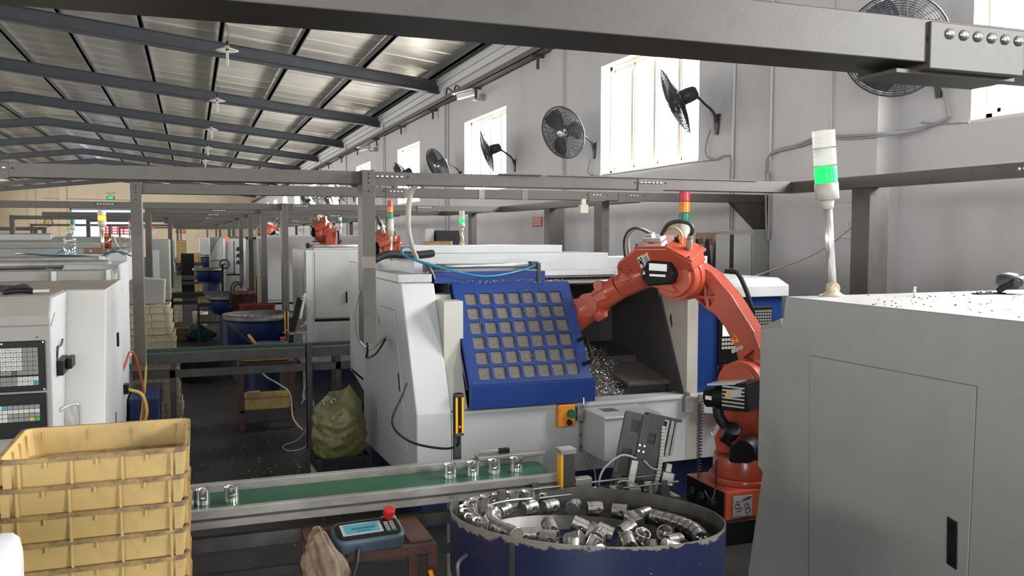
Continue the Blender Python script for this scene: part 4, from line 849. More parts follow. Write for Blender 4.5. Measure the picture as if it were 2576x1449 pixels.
# ================================================================ pistons
def make_piston(mat):
    r, h = .033, .072
    pr = [(r, .0), (r, .046)]
    for z in (.048, .054, .060): pr += [(r, z), (r - .0025, z), (r - .0025, z + .003), (r, z + .003)]
    pr += [(r, .071), (r - .0015, h), (0, h)]
    inner = [(0, .055), (r - .008, .053), (r - .005, .04), (r - .004, .0)]
    b = B().lathe([(inner[-1][0], 0)] + pr, 30, smooth=False).lathe(inner, 30)
    return b
ORDN = ['first', 'second', 'third', 'fourth', 'fifth', 'sixth', 'seventh', 'eighth', 'ninth', 'tenth', 'eleventh', 'twelfth', 'thirteenth', 'fourteenth', 'fifteenth', 'sixteenth', 'seventeenth', 'eighteenth', 'nineteenth', 'twentieth', 'last']
PIST = {}
for key, mat in (('used', 'piston'), ('new', 'piston_new')):
    o = make_piston(mat).o('piston', mat)
    bm = bmesh.new(); bm.from_mesh(o.data); bmesh.ops.remove_doubles(bm, verts=bm.verts, dist=1e-5); bmesh.ops.recalc_face_normals(bm, faces=bm.faces); bm.to_mesh(o.data); bm.free()
    tp = [(0, .008), (.012, .019), (.0125, .03), (.007, .038), (-.007, .038), (-.0125, .03), (-.012, .019)]
    k1 = B().prism(tp, 'y', .015, .05); k2 = B().prism(tp, 'y', -.05, -.015)
    k3 = B().cyl((-.05, 0, -.016), (.05, 0, -.016), .021, n=20)
    cut(o, k1, k2, k3)
    bosses = B()
    for s_ in (-1, 1):
        n = 14; vs = []
        for y in (.011 * s_, .0255 * s_):
            for i in range(n): a = 2 * pi * i / n; vs += [(.0075 * cos(a), y, .026 + .0075 * sin(a)), (.013 * cos(a), y, .027 + .013 * sin(a))]
        fs = []
        for i in range(n):
            j = (i + 1) % n
            fs += [(2 * i, 2 * i + 1, 2 * j + 1, 2 * j), (2 * n + 2 * i, 2 * n + 2 * j, 2 * n + 2 * j + 1, 2 * n + 2 * i + 1), (2 * i, 2 * j, 2 * n + 2 * j, 2 * n + 2 * i), (2 * i + 1, 2 * n + 2 * i + 1, 2 * n + 2 * j + 1, 2 * j + 1)]
        bosses.add(vs, fs, False)
    for q in range(2): B().add(bosses.v[q * 56:q * 56 + 56], [tuple(i - q * 56 for i in f) for f in bosses.f[q * 56:q * 56 + 56]]).o('pin_boss', mat, o)
    o['category'] = 'piston'; PIST[key] = o; o.location = (0, 0, -5)
PUSED = {'used': False, 'new': False}
def piston(key, loc, rot, label, group):
    src = PIST[key]
    if not PUSED[key]: PUSED[key] = True; o = src
    else:
        o = src.copy(); COL.objects.link(o)
        for c_ in src.children: q = c_.copy(); COL.objects.link(q); q.parent = o
    o.location = loc; o.rotation_euler = rot; o['label'] = label; o['group'] = group; return o
# ================================================================ green belt conveyor
K = thing('belt_conveyor', 'green belt conveyor in aluminium rails running left of the feeder bowl', 'conveyor', (.5, 4.15, 0))
B().box((-2.4, 4.0, .708), (1.72, 4.32, .722)).o('belt', 'belt', K, .002)
b = B().box((-2.4, 3.95, .665), (1.74, 3.985, .75)).o('front_rail', 'alu_dirty', K, .003); B().box((-2.4, 3.948, .70), (1.74, 3.951, .712)).o('rail_groove', 'dark_steel', b)
B().box((-2.4, 4.33, .62), (1.78, 4.375, .757)).o('rear_rail', 'alu_dirty', K, .003); B().box((1.4, 4.3, .757), (1.78, 4.375, .775)).o('rail_extension', 'alu', K, .002)
B().cyl((1.73, 4.0, .69), (1.73, 4.32, .69), .03, n=18).o('end_roller', 'dark_steel', K)
B().box((-2.4, 3.96, .56), (1.7, 4.0, .62)).o('lower_beam', 'dark_steel', K); B().box((-2.4, 4.0, .4), (1.6, 4.03, .44)).o('cross_bar', 'dark_steel', K)
for x in (-1.9, 1.24): 
    for y in (3.96, 4.31): B().box((x, y, 0), (x + .05, y + .05, .665)).o('leg', 'alu_dirty', K, .002)
for x in (1.14, 1.155): B().cyl((x, 3.95, .69), (x, 3.947, .69), .003, n=8).o('rail_hole', 'hole', K)
c = thing('inductive_sensor', 'small black sensor with a lead clipped on the conveyor rail', 'sensor', (1.56, 4.36, .775)); B().box((1.53, 4.34, .775), (1.59, 4.37, .8)).o('body', 'black', c, .004); B().tube([(1.53, 4.355, .79), (1.45, 4.36, .79), (1.4, 4.38, .77)], .006).o('lead', 'cable_grey', c)
for i, x in enumerate((-.04, .026, .15)): piston('new', (x, 4.14, .722 + .072), (pi, 0, -.1 + .1 * i), ['polished piston half hidden behind the yellow crates', 'polished piston second from the yellow crates on the belt', 'polished piston third from the yellow crates on the belt'][i], 'pistons on the green belt')
for i, x in enumerate((1.205, 1.325, 1.44, 1.56)): piston('new', (x, 4.17, .722 + .072), (pi, 0, -.38 + .07 * i), ['leftmost', 'second', 'third', 'rightmost'][i] + ' of four polished pistons near the right end of the green belt', 'pistons on the green belt')
def curtain_post(label, x, y, z0, z1, flip, led=None, pz=0):
    c = thing('light_curtain', label, 'sensor', (x, y, pz))
    B().box((x - .02, y, pz), (x + .02, y + .03, z1 - .02)).o('post', 'dark_steel', c, .002)
    s_ = -1 if flip else 1
    B().box((x + s_ * .0 - .022, y - .035, z0), (x + .022, y, z1)).o('housing', 'black', c, .003)
    for q in (-1, 1): B().box((x + q * .017 - .006, y - .039, z0 + .015), (x + q * .017 + .006, y - .034, z1 - .02)).o('yellow_edge', 'yellow', c)
    B().box((x - .024, y - .037, z1 - .02), (x + .024, y + .002, z1)).box((x - .024, y - .037, z0), (x + .024, y + .002, z0 + .018)).o('end_caps', 'dark_steel', c)
    if led: B().cyl((x, y - .036, z0 + .05), (x, y - .039, z0 + .05), .006, n=10).o('led', 'red_lit', c)
    return c
curtain_post('yellow and black light curtain bar with a red dot before the lathe', 1.345, 4.5, .86, 1.09, False, True)
tag(B().tube([(1.345, 4.48, .86), (1.34, 4.5, .8), (1.28, 4.6, .765), (1.15, 4.8, .77), (1.08, 4.95, .85), (1.2, 5.2, .96), (1.3, 5.5, .98)], .007).o('sensor_lead', 'rubber'), 'black lead drooping from the light curtain to the lathe side', 'cable')
c = thing('light_curtain', 'grey square post with a yellow strip at the conveyor end', 'sensor', (1.745, 3.92, 0))
B().box((1.71, 3.9, 0), (1.775, 3.965, .87)).o('post', 'dark_steel', c, .003); B().box((1.698, 3.9, .62), (1.71, 3.95, .86)).o('yellow_strip', 'yellow', c); B().box((1.695, 3.895, .86), (1.78, 3.97, .885)).o('cap', 'alu_dirty', c, .002)
B().box((1.78, 3.9, .66), (1.87, 3.95, .73)).o('switch_box', 'alu_dirty', c, .005)
# ================================================================ vibratory feeder bowl
BC = V((1.53, 3.25, 0)); BR = .57
e1 = V((-.426, -.905, 0)); e2 = V((.905, -.426, 0))
def zrim(a):
    d_ = V((cos(a), sin(a), 0)); return .79 + .06 * d_.dot(e1) - .018 * d_.dot(e2)
F_ = thing('feeder_bowl', 'big round blue vibratory feeder bowl full of pistons', 'feeder', BC)
A0, A1 = rad(84), rad(84 - 300)          # wall runs clockwise from the far side round to the left
n = 90; wl = B(); at = []
def wallpts(r, fz, rimv):
    vs = []
    for i in range(n + 1):
        a = A0 + (A1 - A0) * i / n; vs.append((BC.x + r * cos(a), BC.y + r * sin(a), fz(a, i)))
    return vs
def topz(a, i): t = i / n; return zrim(a) - (.03 * (1 - t / .05) if t < .05 else 0) + (.02 * ((t - .93) / .07) if t > .93 else 0)
ot, ob, it_, ib = wallpts(BR, topz, 0), wallpts(BR, lambda a, i: .57, 0), wallpts(BR - .006, topz, 0), wallpts(BR - .006, lambda a, i: .57, 0)
N_ = n + 1; outer = B(); mid = [(p[0], p[1], p[2] - .05) for p in ot]; mid2 = [(p[0], p[1], p[2] - .13) for p in ot]
lay = [ot, mid, mid2, ob]; vs = [p for l in lay for p in l]; outer.add(vs, [(k * N_ + i, k * N_ + i + 1, (k + 1) * N_ + i + 1, (k + 1) * N_ + i) for k in range(3) for i in range(n)], True)
outer.attr = [0.0] * N_ + [-.05] * N_ + [-.13] * N_ + [-.3] * N_
outer.o('outer_skin', 'bowl_blue', F_)
inner = B(); inner.add(it_ + ib, [(i, N_ + i, N_ + i + 1, i + 1) for i in range(n)], True); inner.add(ot + it_, [(i, N_ + i, N_ + i + 1, i + 1) for i in range(n)], False)
inner.add([ot[0], it_[0], ib[0], ob[0]], [(0, 1, 2, 3)]).add([ot[-1], it_[-1], ib[-1], ob[-1]], [(3, 2, 1, 0)])
inner.o('inner_wall', 'steel_worn', F_)
a = rad(-143); p = BC + V((cos(a), sin(a), 0)) * (BR + .002); B().obox((p.x, p.y, .7), (.006, .02, .26), Mx.Rotation(a, 3, 'Z')).o('wall_joint', 'dark_steel', F_)
def tz(a): return zrim(a) - .105
sh = B(); vs = []
m_ = 72
for i in range(m_ + 1):
    a = 2 * pi * i / m_; d_ = V((cos(a), sin(a), 0))
    for r, dz in ((BR - .006, .0), (.435, -.012), (.43, .006), (.425, .006), (.425, -.11), (.36, -.125), (.0, -.1)): q = BC + d_ * r; vs.append((q.x, q.y, tz(a) + dz if r > .36 else .555 + (.02 if r == 0 else 0)))
sh.add(vs, [(i * 7 + j, (i + 1) * 7 + j, (i + 1) * 7 + j + 1, i * 7 + j + 1) for i in range(m_) for j in range(6)], True)
o = sh.o('spiral_track', 'steel_worn', F_); 
B().lathe([(.3, .12), (.33, .3), (.40, .5), (BR - .01, .57), (BR, .575), (BR - .02, .6)], 48, BC).lathe([(0, .57), (BR - .01, .57)], 48, BC).o('bowl_underside', 'blue_dark', F_)
B().lathe([(.0, .0), (.36, 0), (.36, .14), (.28, .16), (.28, .3)], 40, BC).o('drive_base', 'blue', F_)
for a in (rad(-165), rad(-60), rad(60), rad(170)):
    q = BC + V((cos(a), sin(a), 0)) * .5; B().box((q.x - .025, q.y - .025, 0), (q.x + .025, q.y + .025, .57)).o('stand_leg', 'alu_dirty', F_)
B().tube([BC + V((-.56, -.12, .72)), BC + V((-.6, -.14, .7)), BC + V((-.6, -.14, .64)), BC + V((-.59, -.13, .5)), BC + V((-.58, -.13, .2))], .009).o('drain_pipe', 'steel_worn', F_)
B().prism([(1.1, .28), (1.3, .3), (1.28, .5), (1.12, .5)], 'y', 2.92, 2.95).o('blue_flange', 'blue', F_)
# outfeed track with guide wires
T = thing('outfeed_track', 'straight outfeed chute with wire guides behind the feeder bowl', 'track', (1.9, 3.85, .6))
B().box((1.45, 3.8, .6), (2.32, 3.9, .615)).o('floor_strip', 'steel_worn', T); B().box((1.42, 3.905, .6), (2.32, 3.91, .68)).o('back_guide', 'steel_worn', T)
for z, y in ((.70, 3.905), (.69, 3.79)): B().tube([(1.4, y, z), (1.8, y, z + .003), (2.3, y, z + .006)], .005).o('guide_wire', 'alu', T)
for x in (1.5, 1.72, 1.95, 2.2): B().box((x, 3.785, .6), (x + .035, 3.792, .71)).o('wire_clip', 'steel_worn', T); B().box((x + .05, 3.91, .6), (x + .085, 3.916, .73)).o('bracket', 'steel_worn', T)
for x in (1.5, 2.25): B().box((x, 3.83, 0), (x + .04, 3.87, .6)).o('leg', 'dark_steel', T)
for i in range(8): piston('used', (1.5 + .095 * i, 3.85, .615 + .072), (pi, 0, .3 * i), ORDN[i] + ' grey piston from the left standing on the outfeed chute', 'pistons on the outfeed chute')
a0 = rad(100); pts = [BC + V((cos(a0 + i * .2), sin(a0 + i * .2), 0)) * .43 + V((0, 0, tz(a0 + i * .2) + .085)) for i in range(5)]
tag(B().tube([(1.42, 3.79, .7)] + pts, .006, 6).o('guide_rod', 'alu'), 'bent steel guide rod over the queue of pistons', 'rod'); tag(B().box((1.27, 3.63, .65), (1.31, 3.642, .80)).cyl((1.29, 3.625, .79), (1.29, 3.645, .79), .012, n=10).o('rod_bracket', 'steel_worn'), 'upright flat bracket holding the guide rod', 'bracket')
def wallrot(a, t=0): return (pi / 2, 0, a + t)
# standing queue on the left part of the track
for i in range(10):
    a = rad(98 + i * 10.2); r = .5
    piston('used', (BC.x + r * cos(a), BC.y + r * sin(a), tz(a) + .072 + .012 + .022), (pi + random.uniform(-.1, .1), random.uniform(-.1, .1), a + random.uniform(-.3, .3)), ORDN[i] + ' piston from the flat bracket in the standing queue along the bowl rim', 'pistons queued along the bowl rim')
# lying on the ledge, end to end
for i, (deg, tilt) in enumerate(((198, 0), (188, 0), (178, 0), (168, 0), (157, 0), (146, .2), (133, .5), (120, .1), (100, .1), (86, .3), (72, 1.2), (60, .3), (45, .1), (31, 1.4), (20, .0), (12, .0), (5, .05), (-2, .0), (-9, .05), (-17, .0), (-26, .1))):
    a = rad(deg); r = .472 if deg < 90 else .46 - .02 * (deg > 140)
    if deg > 140: r = .40
    zz = tz(a) + .033 if deg < 140 else tz(a) + .045
    ta = a + pi / 2 + tilt
    # axis along the tangent
    loc = V((BC.x + r * cos(a), BC.y + r * sin(a), zz)) - V((cos(ta), sin(ta), 0)) * .036
    piston('used', loc, (0, pi / 2, ta), ORDN[i] + ' used piston lying along the bowl ledge, counted clockwise from the left', 'pistons lying along the bowl ledge')
# loose heap in the bottom
rs = random.Random(11); pl_ = []
for i in range(2500):
    if len(pl_) >= 50: break
    r = .36 * sqrt(rs.random()); a = rs.random() * 6.28; q = V((r * cos(a), r * sin(a), 0)) + e2 * .07 + e1 * .06
    if q.length > .37: continue
    lev = 0
    for w_ in pl_:
        if (w_[0] - q).length < .068: lev = max(lev, w_[1] + 1)
    if lev > 1: continue
    pl_.append((q, lev)); ph = rs.uniform(0, 6.28); th = rs.choice((pi / 2, pi / 2, 1.2, 1.9, pi * .85))
    ax = V((sin(th) * cos(ph), sin(th) * sin(ph), cos(th))); loc = BC + q + V((0, 0, .61 + lev * .062)) - ax * .036
    piston('used', loc, (0, th, ph), 'loose used piston heaped in the middle of the feeder bowl', 'pistons heaped in the feeder bowl')
# ================================================================ escapement plate with cylinder above the chute
E_ = thing('escapement_unit', 'tilted dark steel plate with an air cylinder and white cable chain', 'mechanism', (2.2, 3.9, .6))
ax = V((-.2, 0, .98)).normalized(); EX = V((.0, 0, 0))
ez = V((.27, .1, .96)).normalized(); ex = V((.93, -.3, -.2)); ex = (ex - ez * ex.dot(ez)).normalized(); ey = ez.cross(ex)
EO = V((2.09, 3.93, .60)); ER = Mx((ex, ey, ez)).transposed()
def E3(x, y, z): return EO + ex * x + ey * y + ez * z
EM = Mx.Translation(EO) @ ER.to_4x4()
pl = B().box((-.1, 0, 0), (.11, .014, .43)).xf(EM).o('back_plate', 'dark_steel', E_)
cut(pl, B().box((-.06, -.1, .33), (-.015, .1, .39)).xf(EM), B().box((.03, -.1, .29), (.08, .1, .345)).xf(EM), B().box((-.08, -.1, .02), (-.03, .1, .24)).xf(EM), B().box((.01, -.1, .0), (.055, .1, .1)).xf(EM))
B().box((.12, .0, 0), (.126, .09, .42)).xf(EM).o('side_flange', 'dark_steel', E_, .002)
B().box((.15, .02, .24), (.17, .06, .44)).xf(EM).o('profile_rail', 'alu_dirty', E_, .002); B().box((.175, .02, .25), (.187, .06, .43)).xf(EM).o('profile_rail', 'alu_dirty', E_, .002); B().box((.02, -.0, .43), (.2, .1, .445)).xf(EM).o('top_cover', 'dark_steel', E_, .002)
B().box((-.01, -.02, .2), (.035, -.002, .42)).xf(EM).o('cylinder_bracket', 'dark_steel', E_, .002)
for z in (.27, .24): 
    for x in (.0, .025): B().cyl((x, -.021, z), (x, -.027, z), .006, n=8).xf(EM).o('bolt', 'bolt', E_)
B().box((-.1, .02, .0), (.11, .03, .42)).xf(EM).o('dark_backing', 'interior', E_); B().box((-.03, -.05, .03), (.006, -.014, .19)).xf(EM).o('air_cylinder', 'alu', E_, .003); B().cyl((-.012, -.032, .03), (-.012, -.032, -.04), .006, n=10).xf(EM).o('piston_rod', 'bolt', E_)  # dark backing sheet added so the cut-outs of the back plate look dark
B().tube([E3(-.01, -.05, .2), E3(-.09, -.06, .2), E3(-.16, -.05, .12), E3(-.17, -.03, .04), E3(-.14, -.02, -.02)], .006).tube([E3(-.012, -.05, .08), E3(-.07, -.05, .07), E3(-.12, -.04, .0)], .006).tube([E3(.03, -.05, .2), E3(.08, -.05, .17), E3(.13, -.02, .17)], .005).o('air_tube', 'hose', E_)
for z in (.2, .08): B().cyl(E3(-.012, -.032, z), E3(-.03, -.032, z), .009, n=10).o('elbow_fitting', 'black', E_)
cc = B()
for i in range(26):
    t_ = i / 25; cc.obox(E3(.105 + .02 * sin(t_ * 3.1), -.02, .385 - .44 * t_), (.021, .02, .0162), ER)
cc.o('cable_chain', 'cable_white', E_, .002)['kind'] = 'stuff'
B().box((.15, -.02, .1), (.21, .02, .165)).box((.16, -.02, .165), (.19, .015, .21)).xf(EM).o('valve', 'alu', E_, .003)
for z in (.105, .13, .155): B().cyl(E3(.21, 0, z), E3(.222, 0, z), .008, n=10).o('valve_port', 'dark_steel', E_)
B().box((2.06, 3.92, 0), (2.3, 3.98, .6)).o('stand', 'dark_steel', E_, .004); B().box((2.0, 3.74, .6), (2.06, 3.76, .7)).o('stop_block', 'label_grey', E_)
# ================================================================ near left machine
L = thing('cnc_lathe', 'cream lathe at the left with two dark key panels', 'lathe', (-1.4, 5.1, 0))
B().box((-2.5, 5.3, 0), (-.55, 7.0, .12)).o('plinth', 'blue_dark', L)
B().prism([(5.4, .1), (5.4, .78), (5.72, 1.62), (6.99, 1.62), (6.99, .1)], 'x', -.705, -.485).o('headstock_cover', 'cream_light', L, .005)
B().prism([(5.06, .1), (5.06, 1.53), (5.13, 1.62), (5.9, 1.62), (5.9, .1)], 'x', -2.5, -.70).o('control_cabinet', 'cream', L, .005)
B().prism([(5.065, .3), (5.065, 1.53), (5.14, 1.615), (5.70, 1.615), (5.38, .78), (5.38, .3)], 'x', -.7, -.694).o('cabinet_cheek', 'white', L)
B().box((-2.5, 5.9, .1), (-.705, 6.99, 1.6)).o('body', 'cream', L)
B().prism([(-2.5, 5.14), (-.71, 5.14), (-.71, 5.745), (-.49, 5.745), (-.49, 6.98), (-2.5, 6.98)], 'z', 1.62, 1.624).o('dusty_cover', 'dusty_top', L)
B().box((-2.5, 5.055, 1.478), (-.71, 5.062, 1.482)).o('panel_seam', 'grime', L); B().bar((-.6935, 5.06, 1.48), (-.6935, 5.2, 1.53), .003, .006).o('cheek_seam', 'grime', L)
B().box((-2.5, 6.9, 1.62), (-.54, 7.25, 1.69)).o('riser', 'cream', L, .003); B().box((-.58, 6.88, 1.62), (-.55, 7.0, 1.695)).o('riser_end', 'white', L, .002)
B().box((-.93, 6.86, 1.6), (-.9, 6.95, 1.69)).o('upright_plate', 'white', L, .002)
B().tube([(-2.6, 7.55, 1.7), (-1.6, 7.55, 1.715), (-.72, 7.55, 1.72), (-.62, 7.55, 1.70), (-.57, 7.5, 1.64), (-.55, 7.5, 1.5)], .035, 10).o('grey_pipe', 'alu_dirty', L)
B().box((-2.6, 7.75, 1.55), (-.66, 8.3, 1.765)).o('rear_box', 'alu_dirty', L, .004); B().box((-.7, 7.72, 1.6), (-.66, 7.76, 1.775)).o('box_end', 'white', L, .002)
B().box((-1.6, 7.73, 1.68), (-1.1, 7.75, 1.7)).box((-1.08, 7.725, 1.675), (-1.03, 7.75, 1.7)).o('slide_rod', 'alu_bright', L)
B().prism([(7.02, .4), (7.02, 1.66), (7.3, 1.72), (8.3, 1.72), (8.3, .4)], 'x', -.9, -.52).o('rear_cabinet', 'white_dirty', L, .006)
d = B().box((-.521, 7.05, .5), (-.515, 7.6, 1.5)).o('rear_door', 'white_dirty', L, .002)
for z in (1.36, .8): B().box((-.516, 7.04, z - .05), (-.5, 7.09, z + .05)).o('hinge', 'alu', d, .002)
# side of the headstock: flush door, hooks, pull
sd = B().prism([(5.95, 1.5), (5.82, 1.42), (5.6, .5), (6.8, .5), (6.8, 1.52)], 'x', -.485, -.481).o('side_door', 'white', L, .002)
B().box((-.482, 6.1, .55), (-.478, 6.13, .8)).o('pull', 'black', sd); B().box((-.482, 6.35, 1.2), (-.47, 6.42, 1.29)).o('catch', 'black', sd)
B().prism([(5.2, 1.19), (5.42, 1.19), (5.42, 1.275), (5.2, 1.27)], 'x', -.695, -.66).o('door_lock', 'black', L, .004); B().box((-.66, 5.3, 1.21), (-.63, 5.46, 1.27)).o('lock_knob', 'black', L, .006)
B().tube([(-.692, 5.22, 1.27), (-.685, 5.22, 1.34), (-.68, 5.3, 1.345), (-.68, 5.36, 1.37)], .006).o('wire_hook', 'dark_steel', L)
B().tube([(-.692, 5.25, .99), (-.67, 5.3, 1.0), (-.64, 5.4, .995), (-.62, 5.42, .97), (-.62, 5.42, .7)], .009).o('door_handle', 'bolt', L)
for i in range(12): B().cyl((-.693, 5.69 - .028 * i, 1.56 - .072 * i), (-.689, 5.69 - .028 * i, 1.56 - .072 * i), .006, n=8).o('edge_rivet', 'white', L)
# key panels
p1 = B().box((-2.0, 5.035, 1.142), (-.724, 5.06, 1.402)).o('keypad_panel', 'black', L, .004)
p2 = B().box((-2.0, 5.035, .9), (-.725, 5.06, 1.128)).o('operator_panel', 'black', L, .004)
KM = {}
def key(par, x, z, w_, h_, mat):
    if (w_, h_, mat) not in KM: KM[(w_, h_, mat)] = B().box((-w_ / 2, -.004, -h_ / 2), (w_ / 2, .002, h_ / 2)).mesh('key', mat)
    return put(KM[(w_, h_, mat)], 'key', par, (x, 5.035, z))
rows_ = ['ONGP', 'XYZQ', 'IJKR', 'MSTC', 'FDHB']
lt = B(); lt2 = B()
for r in range(8):
    for c_ in range(7):
        x = -.914 + .0246 * c_; z = 1.358 - .0237 * r - (.008 if r > 5 else 0)
        if r == 5 and c_ == 2: key(p1, x, z, .0225, .021, 'black_gloss'); continue
        m = 'key_light' if (r < 5 and c_ < 4) or (r > 5 and 3 <= c_) else 'key_grey'
        if r == 7 and c_ == 6: m = 'key_blue'
        key(p1, x, z, .0225, .021, m)
        if r < 5 and c_ < 4: lt.text(rows_[r][c_], (x, 5.0305, z + .001), (1, 0, 0), (0, 0, 1), .016)
        else:
            for q in range(2): lt2.box((x - .006 + .002 * q, 5.0302, z + .003 - .007 * q), (x + .006 - .003 * q, 5.0306, z + .0045 - .007 * q))
    for c_ in range(3): key(p1, -.914 - .0246 * (c_ + 1), 1.358 - .0237 * r - (.008 if r > 5 else 0), .0225, .021, 'key_grey')
lt.o('key_letters', 'print', p1); lt2.o('key_symbols', 'print', p1)
for r in range(4):
    for c_ in range(8):
        x = -.938 + .0246 * c_; z = 1.062 - .0218 * r
        m = 'key_light' if c_ in (0, 1) or r == 1 else 'key_grey'
        if r == 3 and c_ == 6: m = 'key_yellow'
        if r == 3 and c_ == 7: m = 'key_green'
        if r == 0 and c_ == 1: m = 'key_blue'
        key(p2, x, z, .0225, .019, m)
for x, z in ((-.73, 1.395), (-.918, 1.392), (-.73, 1.15)): B().cyl((x, 5.036, z), (x, 5.032, z), .004, n=8).o('screw', 'bolt', p1)
B().cyl((-.76, 5.06, 1.42), (-.76, 5.054, 1.42), .004, n=8).o('cabinet_screw', 'dark_steel', L)
# tools and cables around it
g = thing('pliers', 'black-handled pliers lying on the dusty top of the cream lathe', 'pliers', (-.86, 5.35, 1.624))
B().tube([(-.95, 5.3, 1.64), (-.88, 5.34, 1.645), (-.82, 5.36, 1.64)], .014, 8).tube([(-.95, 5.38, 1.64), (-.88, 5.4, 1.645), (-.82, 5.39, 1.64)], .014, 8).o('grips', 'black', g); B().prism([(-.83, 5.35), (-.83, 5.41), (-.74, 5.385), (-.74, 5.37)], 'z', 1.63, 1.65).o('jaws', 'bolt', g, .003)
g = thing('glove', 'crumpled black work glove at the left edge of the cream lathe top', 'glove', (-1.0, 5.7, 1.624))
b = B().lathe([(0, .0), (.07, .004), (.075, .02), (.05, .035), (0, .038)], 16, (-1.02, 5.7, 1.622)); b.o('palm', 'cloth_black', g)
for i in range(4): B().tube([(-.97, 5.65 + .03 * i, 1.64), (-.92, 5.64 + .035 * i, 1.65), (-.87 - .01 * i, 5.63 + .04 * i, 1.636)], .014, 7).o('finger', 'cloth_black', g)
tag(B().tube([(-.486, 6.9, .96), (-.47, 6.93, 1.0), (-.44, 7.0, 1.08), (-.4, 7.05, 1.0), (-.36, 7.1, .7), (-.4, 7.05, .4), (-.46, 7.0, .3)], .009).o('power_cable', 'cable_red'), 'thin orange-red cable hanging below the left drop post', 'cable')
tag(B().tube([(-.47, 6.9, .82), (-.44, 6.85, .82), (-.36, 6.85, .78), (-.33, 6.85, .65), (-.38, 6.9, .5), (-.46, 6.95, .45)], .012).o('power_cable', 'cable_yellow'), 'yellow cable looping from a black plug on the cream lathe', 'cable')
tag(B().box((-.484, 6.84, .79), (-.45, 6.94, .86)).o('cable_plug', 'black', None, .004), 'black plug on the side of the cream lathe', 'plug')
tag(B().tube([(-.36, 7.3, 1.2), (-.35, 7.25, .9), (-.38, 7.2, .6), (-.42, 7.2, .4)], .01).o('power_cable', 'cable_yellow'), 'yellow cable dropping straight out of the left drop post', 'cable')
w = thing('blue_pump', 'dark blue coolant pump casing behind the cream lathe', 'pump', (-.3, 7.9, 0)); B().box((-.5, 7.6, 0), (-.28, 8.4, .62)).o('casing', 'blue_mid', w, .01); B().tube([(-.4, 7.62, .5), (-.3, 7.5, .4), (-.2, 7.6, .2), (-.15, 7.7, .02)], .02, 8).o('hose', 'rubber', w)
# ================================================================ crates
def crate_mesh(w_, d_, h_, t=.006, rim=.014):
    """open stackable tray: body, rim, ribs"""
    body = B(); rr = .035
    def loop(w2, d2, z, r): return [(p[0], p[1], z) for p in roundrect(w2, d2, r, 4)]
    ls = [loop(w_ * .93, d_ * .91, 0, rr), loop(w_ * .97, d_ * .96, h_, rr), loop(w_ * .97 - 2 * t, d_ * .96 - 2 * t, h_, rr - t), loop(w_ * .93 - 2 * t, d_ * .91 - 2 * t, t, rr - t)]
    n_ = len(ls[0]); vs = [p for l in ls for p in l]
    body.add(vs, [(k * n_ + i, k * n_ + (i + 1) % n_, (k + 1) * n_ + (i + 1) % n_, (k + 1) * n_ + i) for k in range(3) for i in range(n_)], False)
    body.add(ls[0], [tuple(reversed(range(n_)))]).add(ls[3], [tuple(range(n_))])
    rm = B(); a, b_ = loop(w_, d_, h_, rr + .005), loop(w_, d_, h_ - rim, rr + .005); c_, e_ = loop(w_ * .97 - 2 * t, d_ * .96 - 2 * t, h_, rr - t), loop(w_ * .96, d_ * .95, h_ - rim, rr)
    rm.add(a + b_ + c_ + e_, [(i, n_ + i, n_ + (i + 1) % n_, (i + 1) % n_) for i in range(n_)] + [(i, (i + 1) % n_, 2 * n_ + (i + 1) % n_, 2 * n_ + i) for i in range(n_)] + [(n_ + i, 3 * n_ + i, 3 * n_ + (i + 1) % n_, n_ + (i + 1) % n_) for i in range(n_)], False)
    rb_ = B()
    for s_ in (-1, 1):
        for x in (-.38, -.12, .14, .40): rb_.box((x * w_ - .004, s_ * (d_ * .45), .004), (x * w_ + .004, s_ * (d_ * .492), h_ - rim))
        for x in (-.25, .01, .27): rb_.box((x * w_ - .004, s_ * (d_ * .46), h_ - rim - .018), (x * w_ + .004, s_ * (d_ * .492), h_ - rim))
        for y in (-.36, -.12, .12, .36): rb_.box((s_ * (w_ * .455), y * d_ - .004, .004), (s_ * (w_ * .494), y * d_ + .004, h_ - rim))
        rb_.box((s_ * w_ * .44 - .012, -d_ * .46, .004), (s_ * w_ * .44 + .012, -d_ * .475, h_ - rim))
    return body, rm, rb_
CR = {}
def crate(label, loc, rz=0, w_=.56, d_=.49, h_=.098, mats=('yellow_crate', 'crate_rim', 'yellow_crate'), group=None, name='plastic_crate', fine=False):
    k = (w_, d_, h_, mats, fine)
    if k not in CR:
        ms = crate_mesh(w_, d_, h_)
        if not fine: ms[0].add(ms[2].v, ms[2].f)
        CR[k] = [m.mesh(nm, mt) for m, nm, mt in zip(ms[:2], ('tray', 'rim'), mats)] + [B().add(ms[2].v[8 * q:8 * q + 8], [tuple(i - 8 * q for i in f) for f in ms[2].f[6 * q:6 * q + 6]]).mesh('rib', mats[2]) for q in range(len(ms[2].v) // 8) if fine]
    c = thing(name, label, 'crate', loc, rz, group)
    for j, me in enumerate(CR[k]):
        o = bpy.data.objects.new(('tray', 'rim')[j] if j < 2 else 'rib', me); COL.objects.link(o); o.parent = c
    return c
ORD = ['topmost', 'second', 'third', 'fourth', 'fifth', 'sixth', 'seventh', 'eighth', 'ninth', 'tenth', 'eleventh', 'twelfth', 'thirteenth', 'fourteenth', 'fifteenth', 'sixteenth', 'seventeenth', 'eighteenth', 'nineteenth', 'twentieth']
for i in range(13):
    crate(ORD[i] + ' yellow plastic crate from the top of the near left stack', (-.30 + random.uniform(-.004, .004), 3.225 + random.uniform(-.004, .004), 1.163 - .0893 * i), rad(-.5) + random.uniform(-.006, .006), group='yellow crates of the near left stack', fine=i < 7)
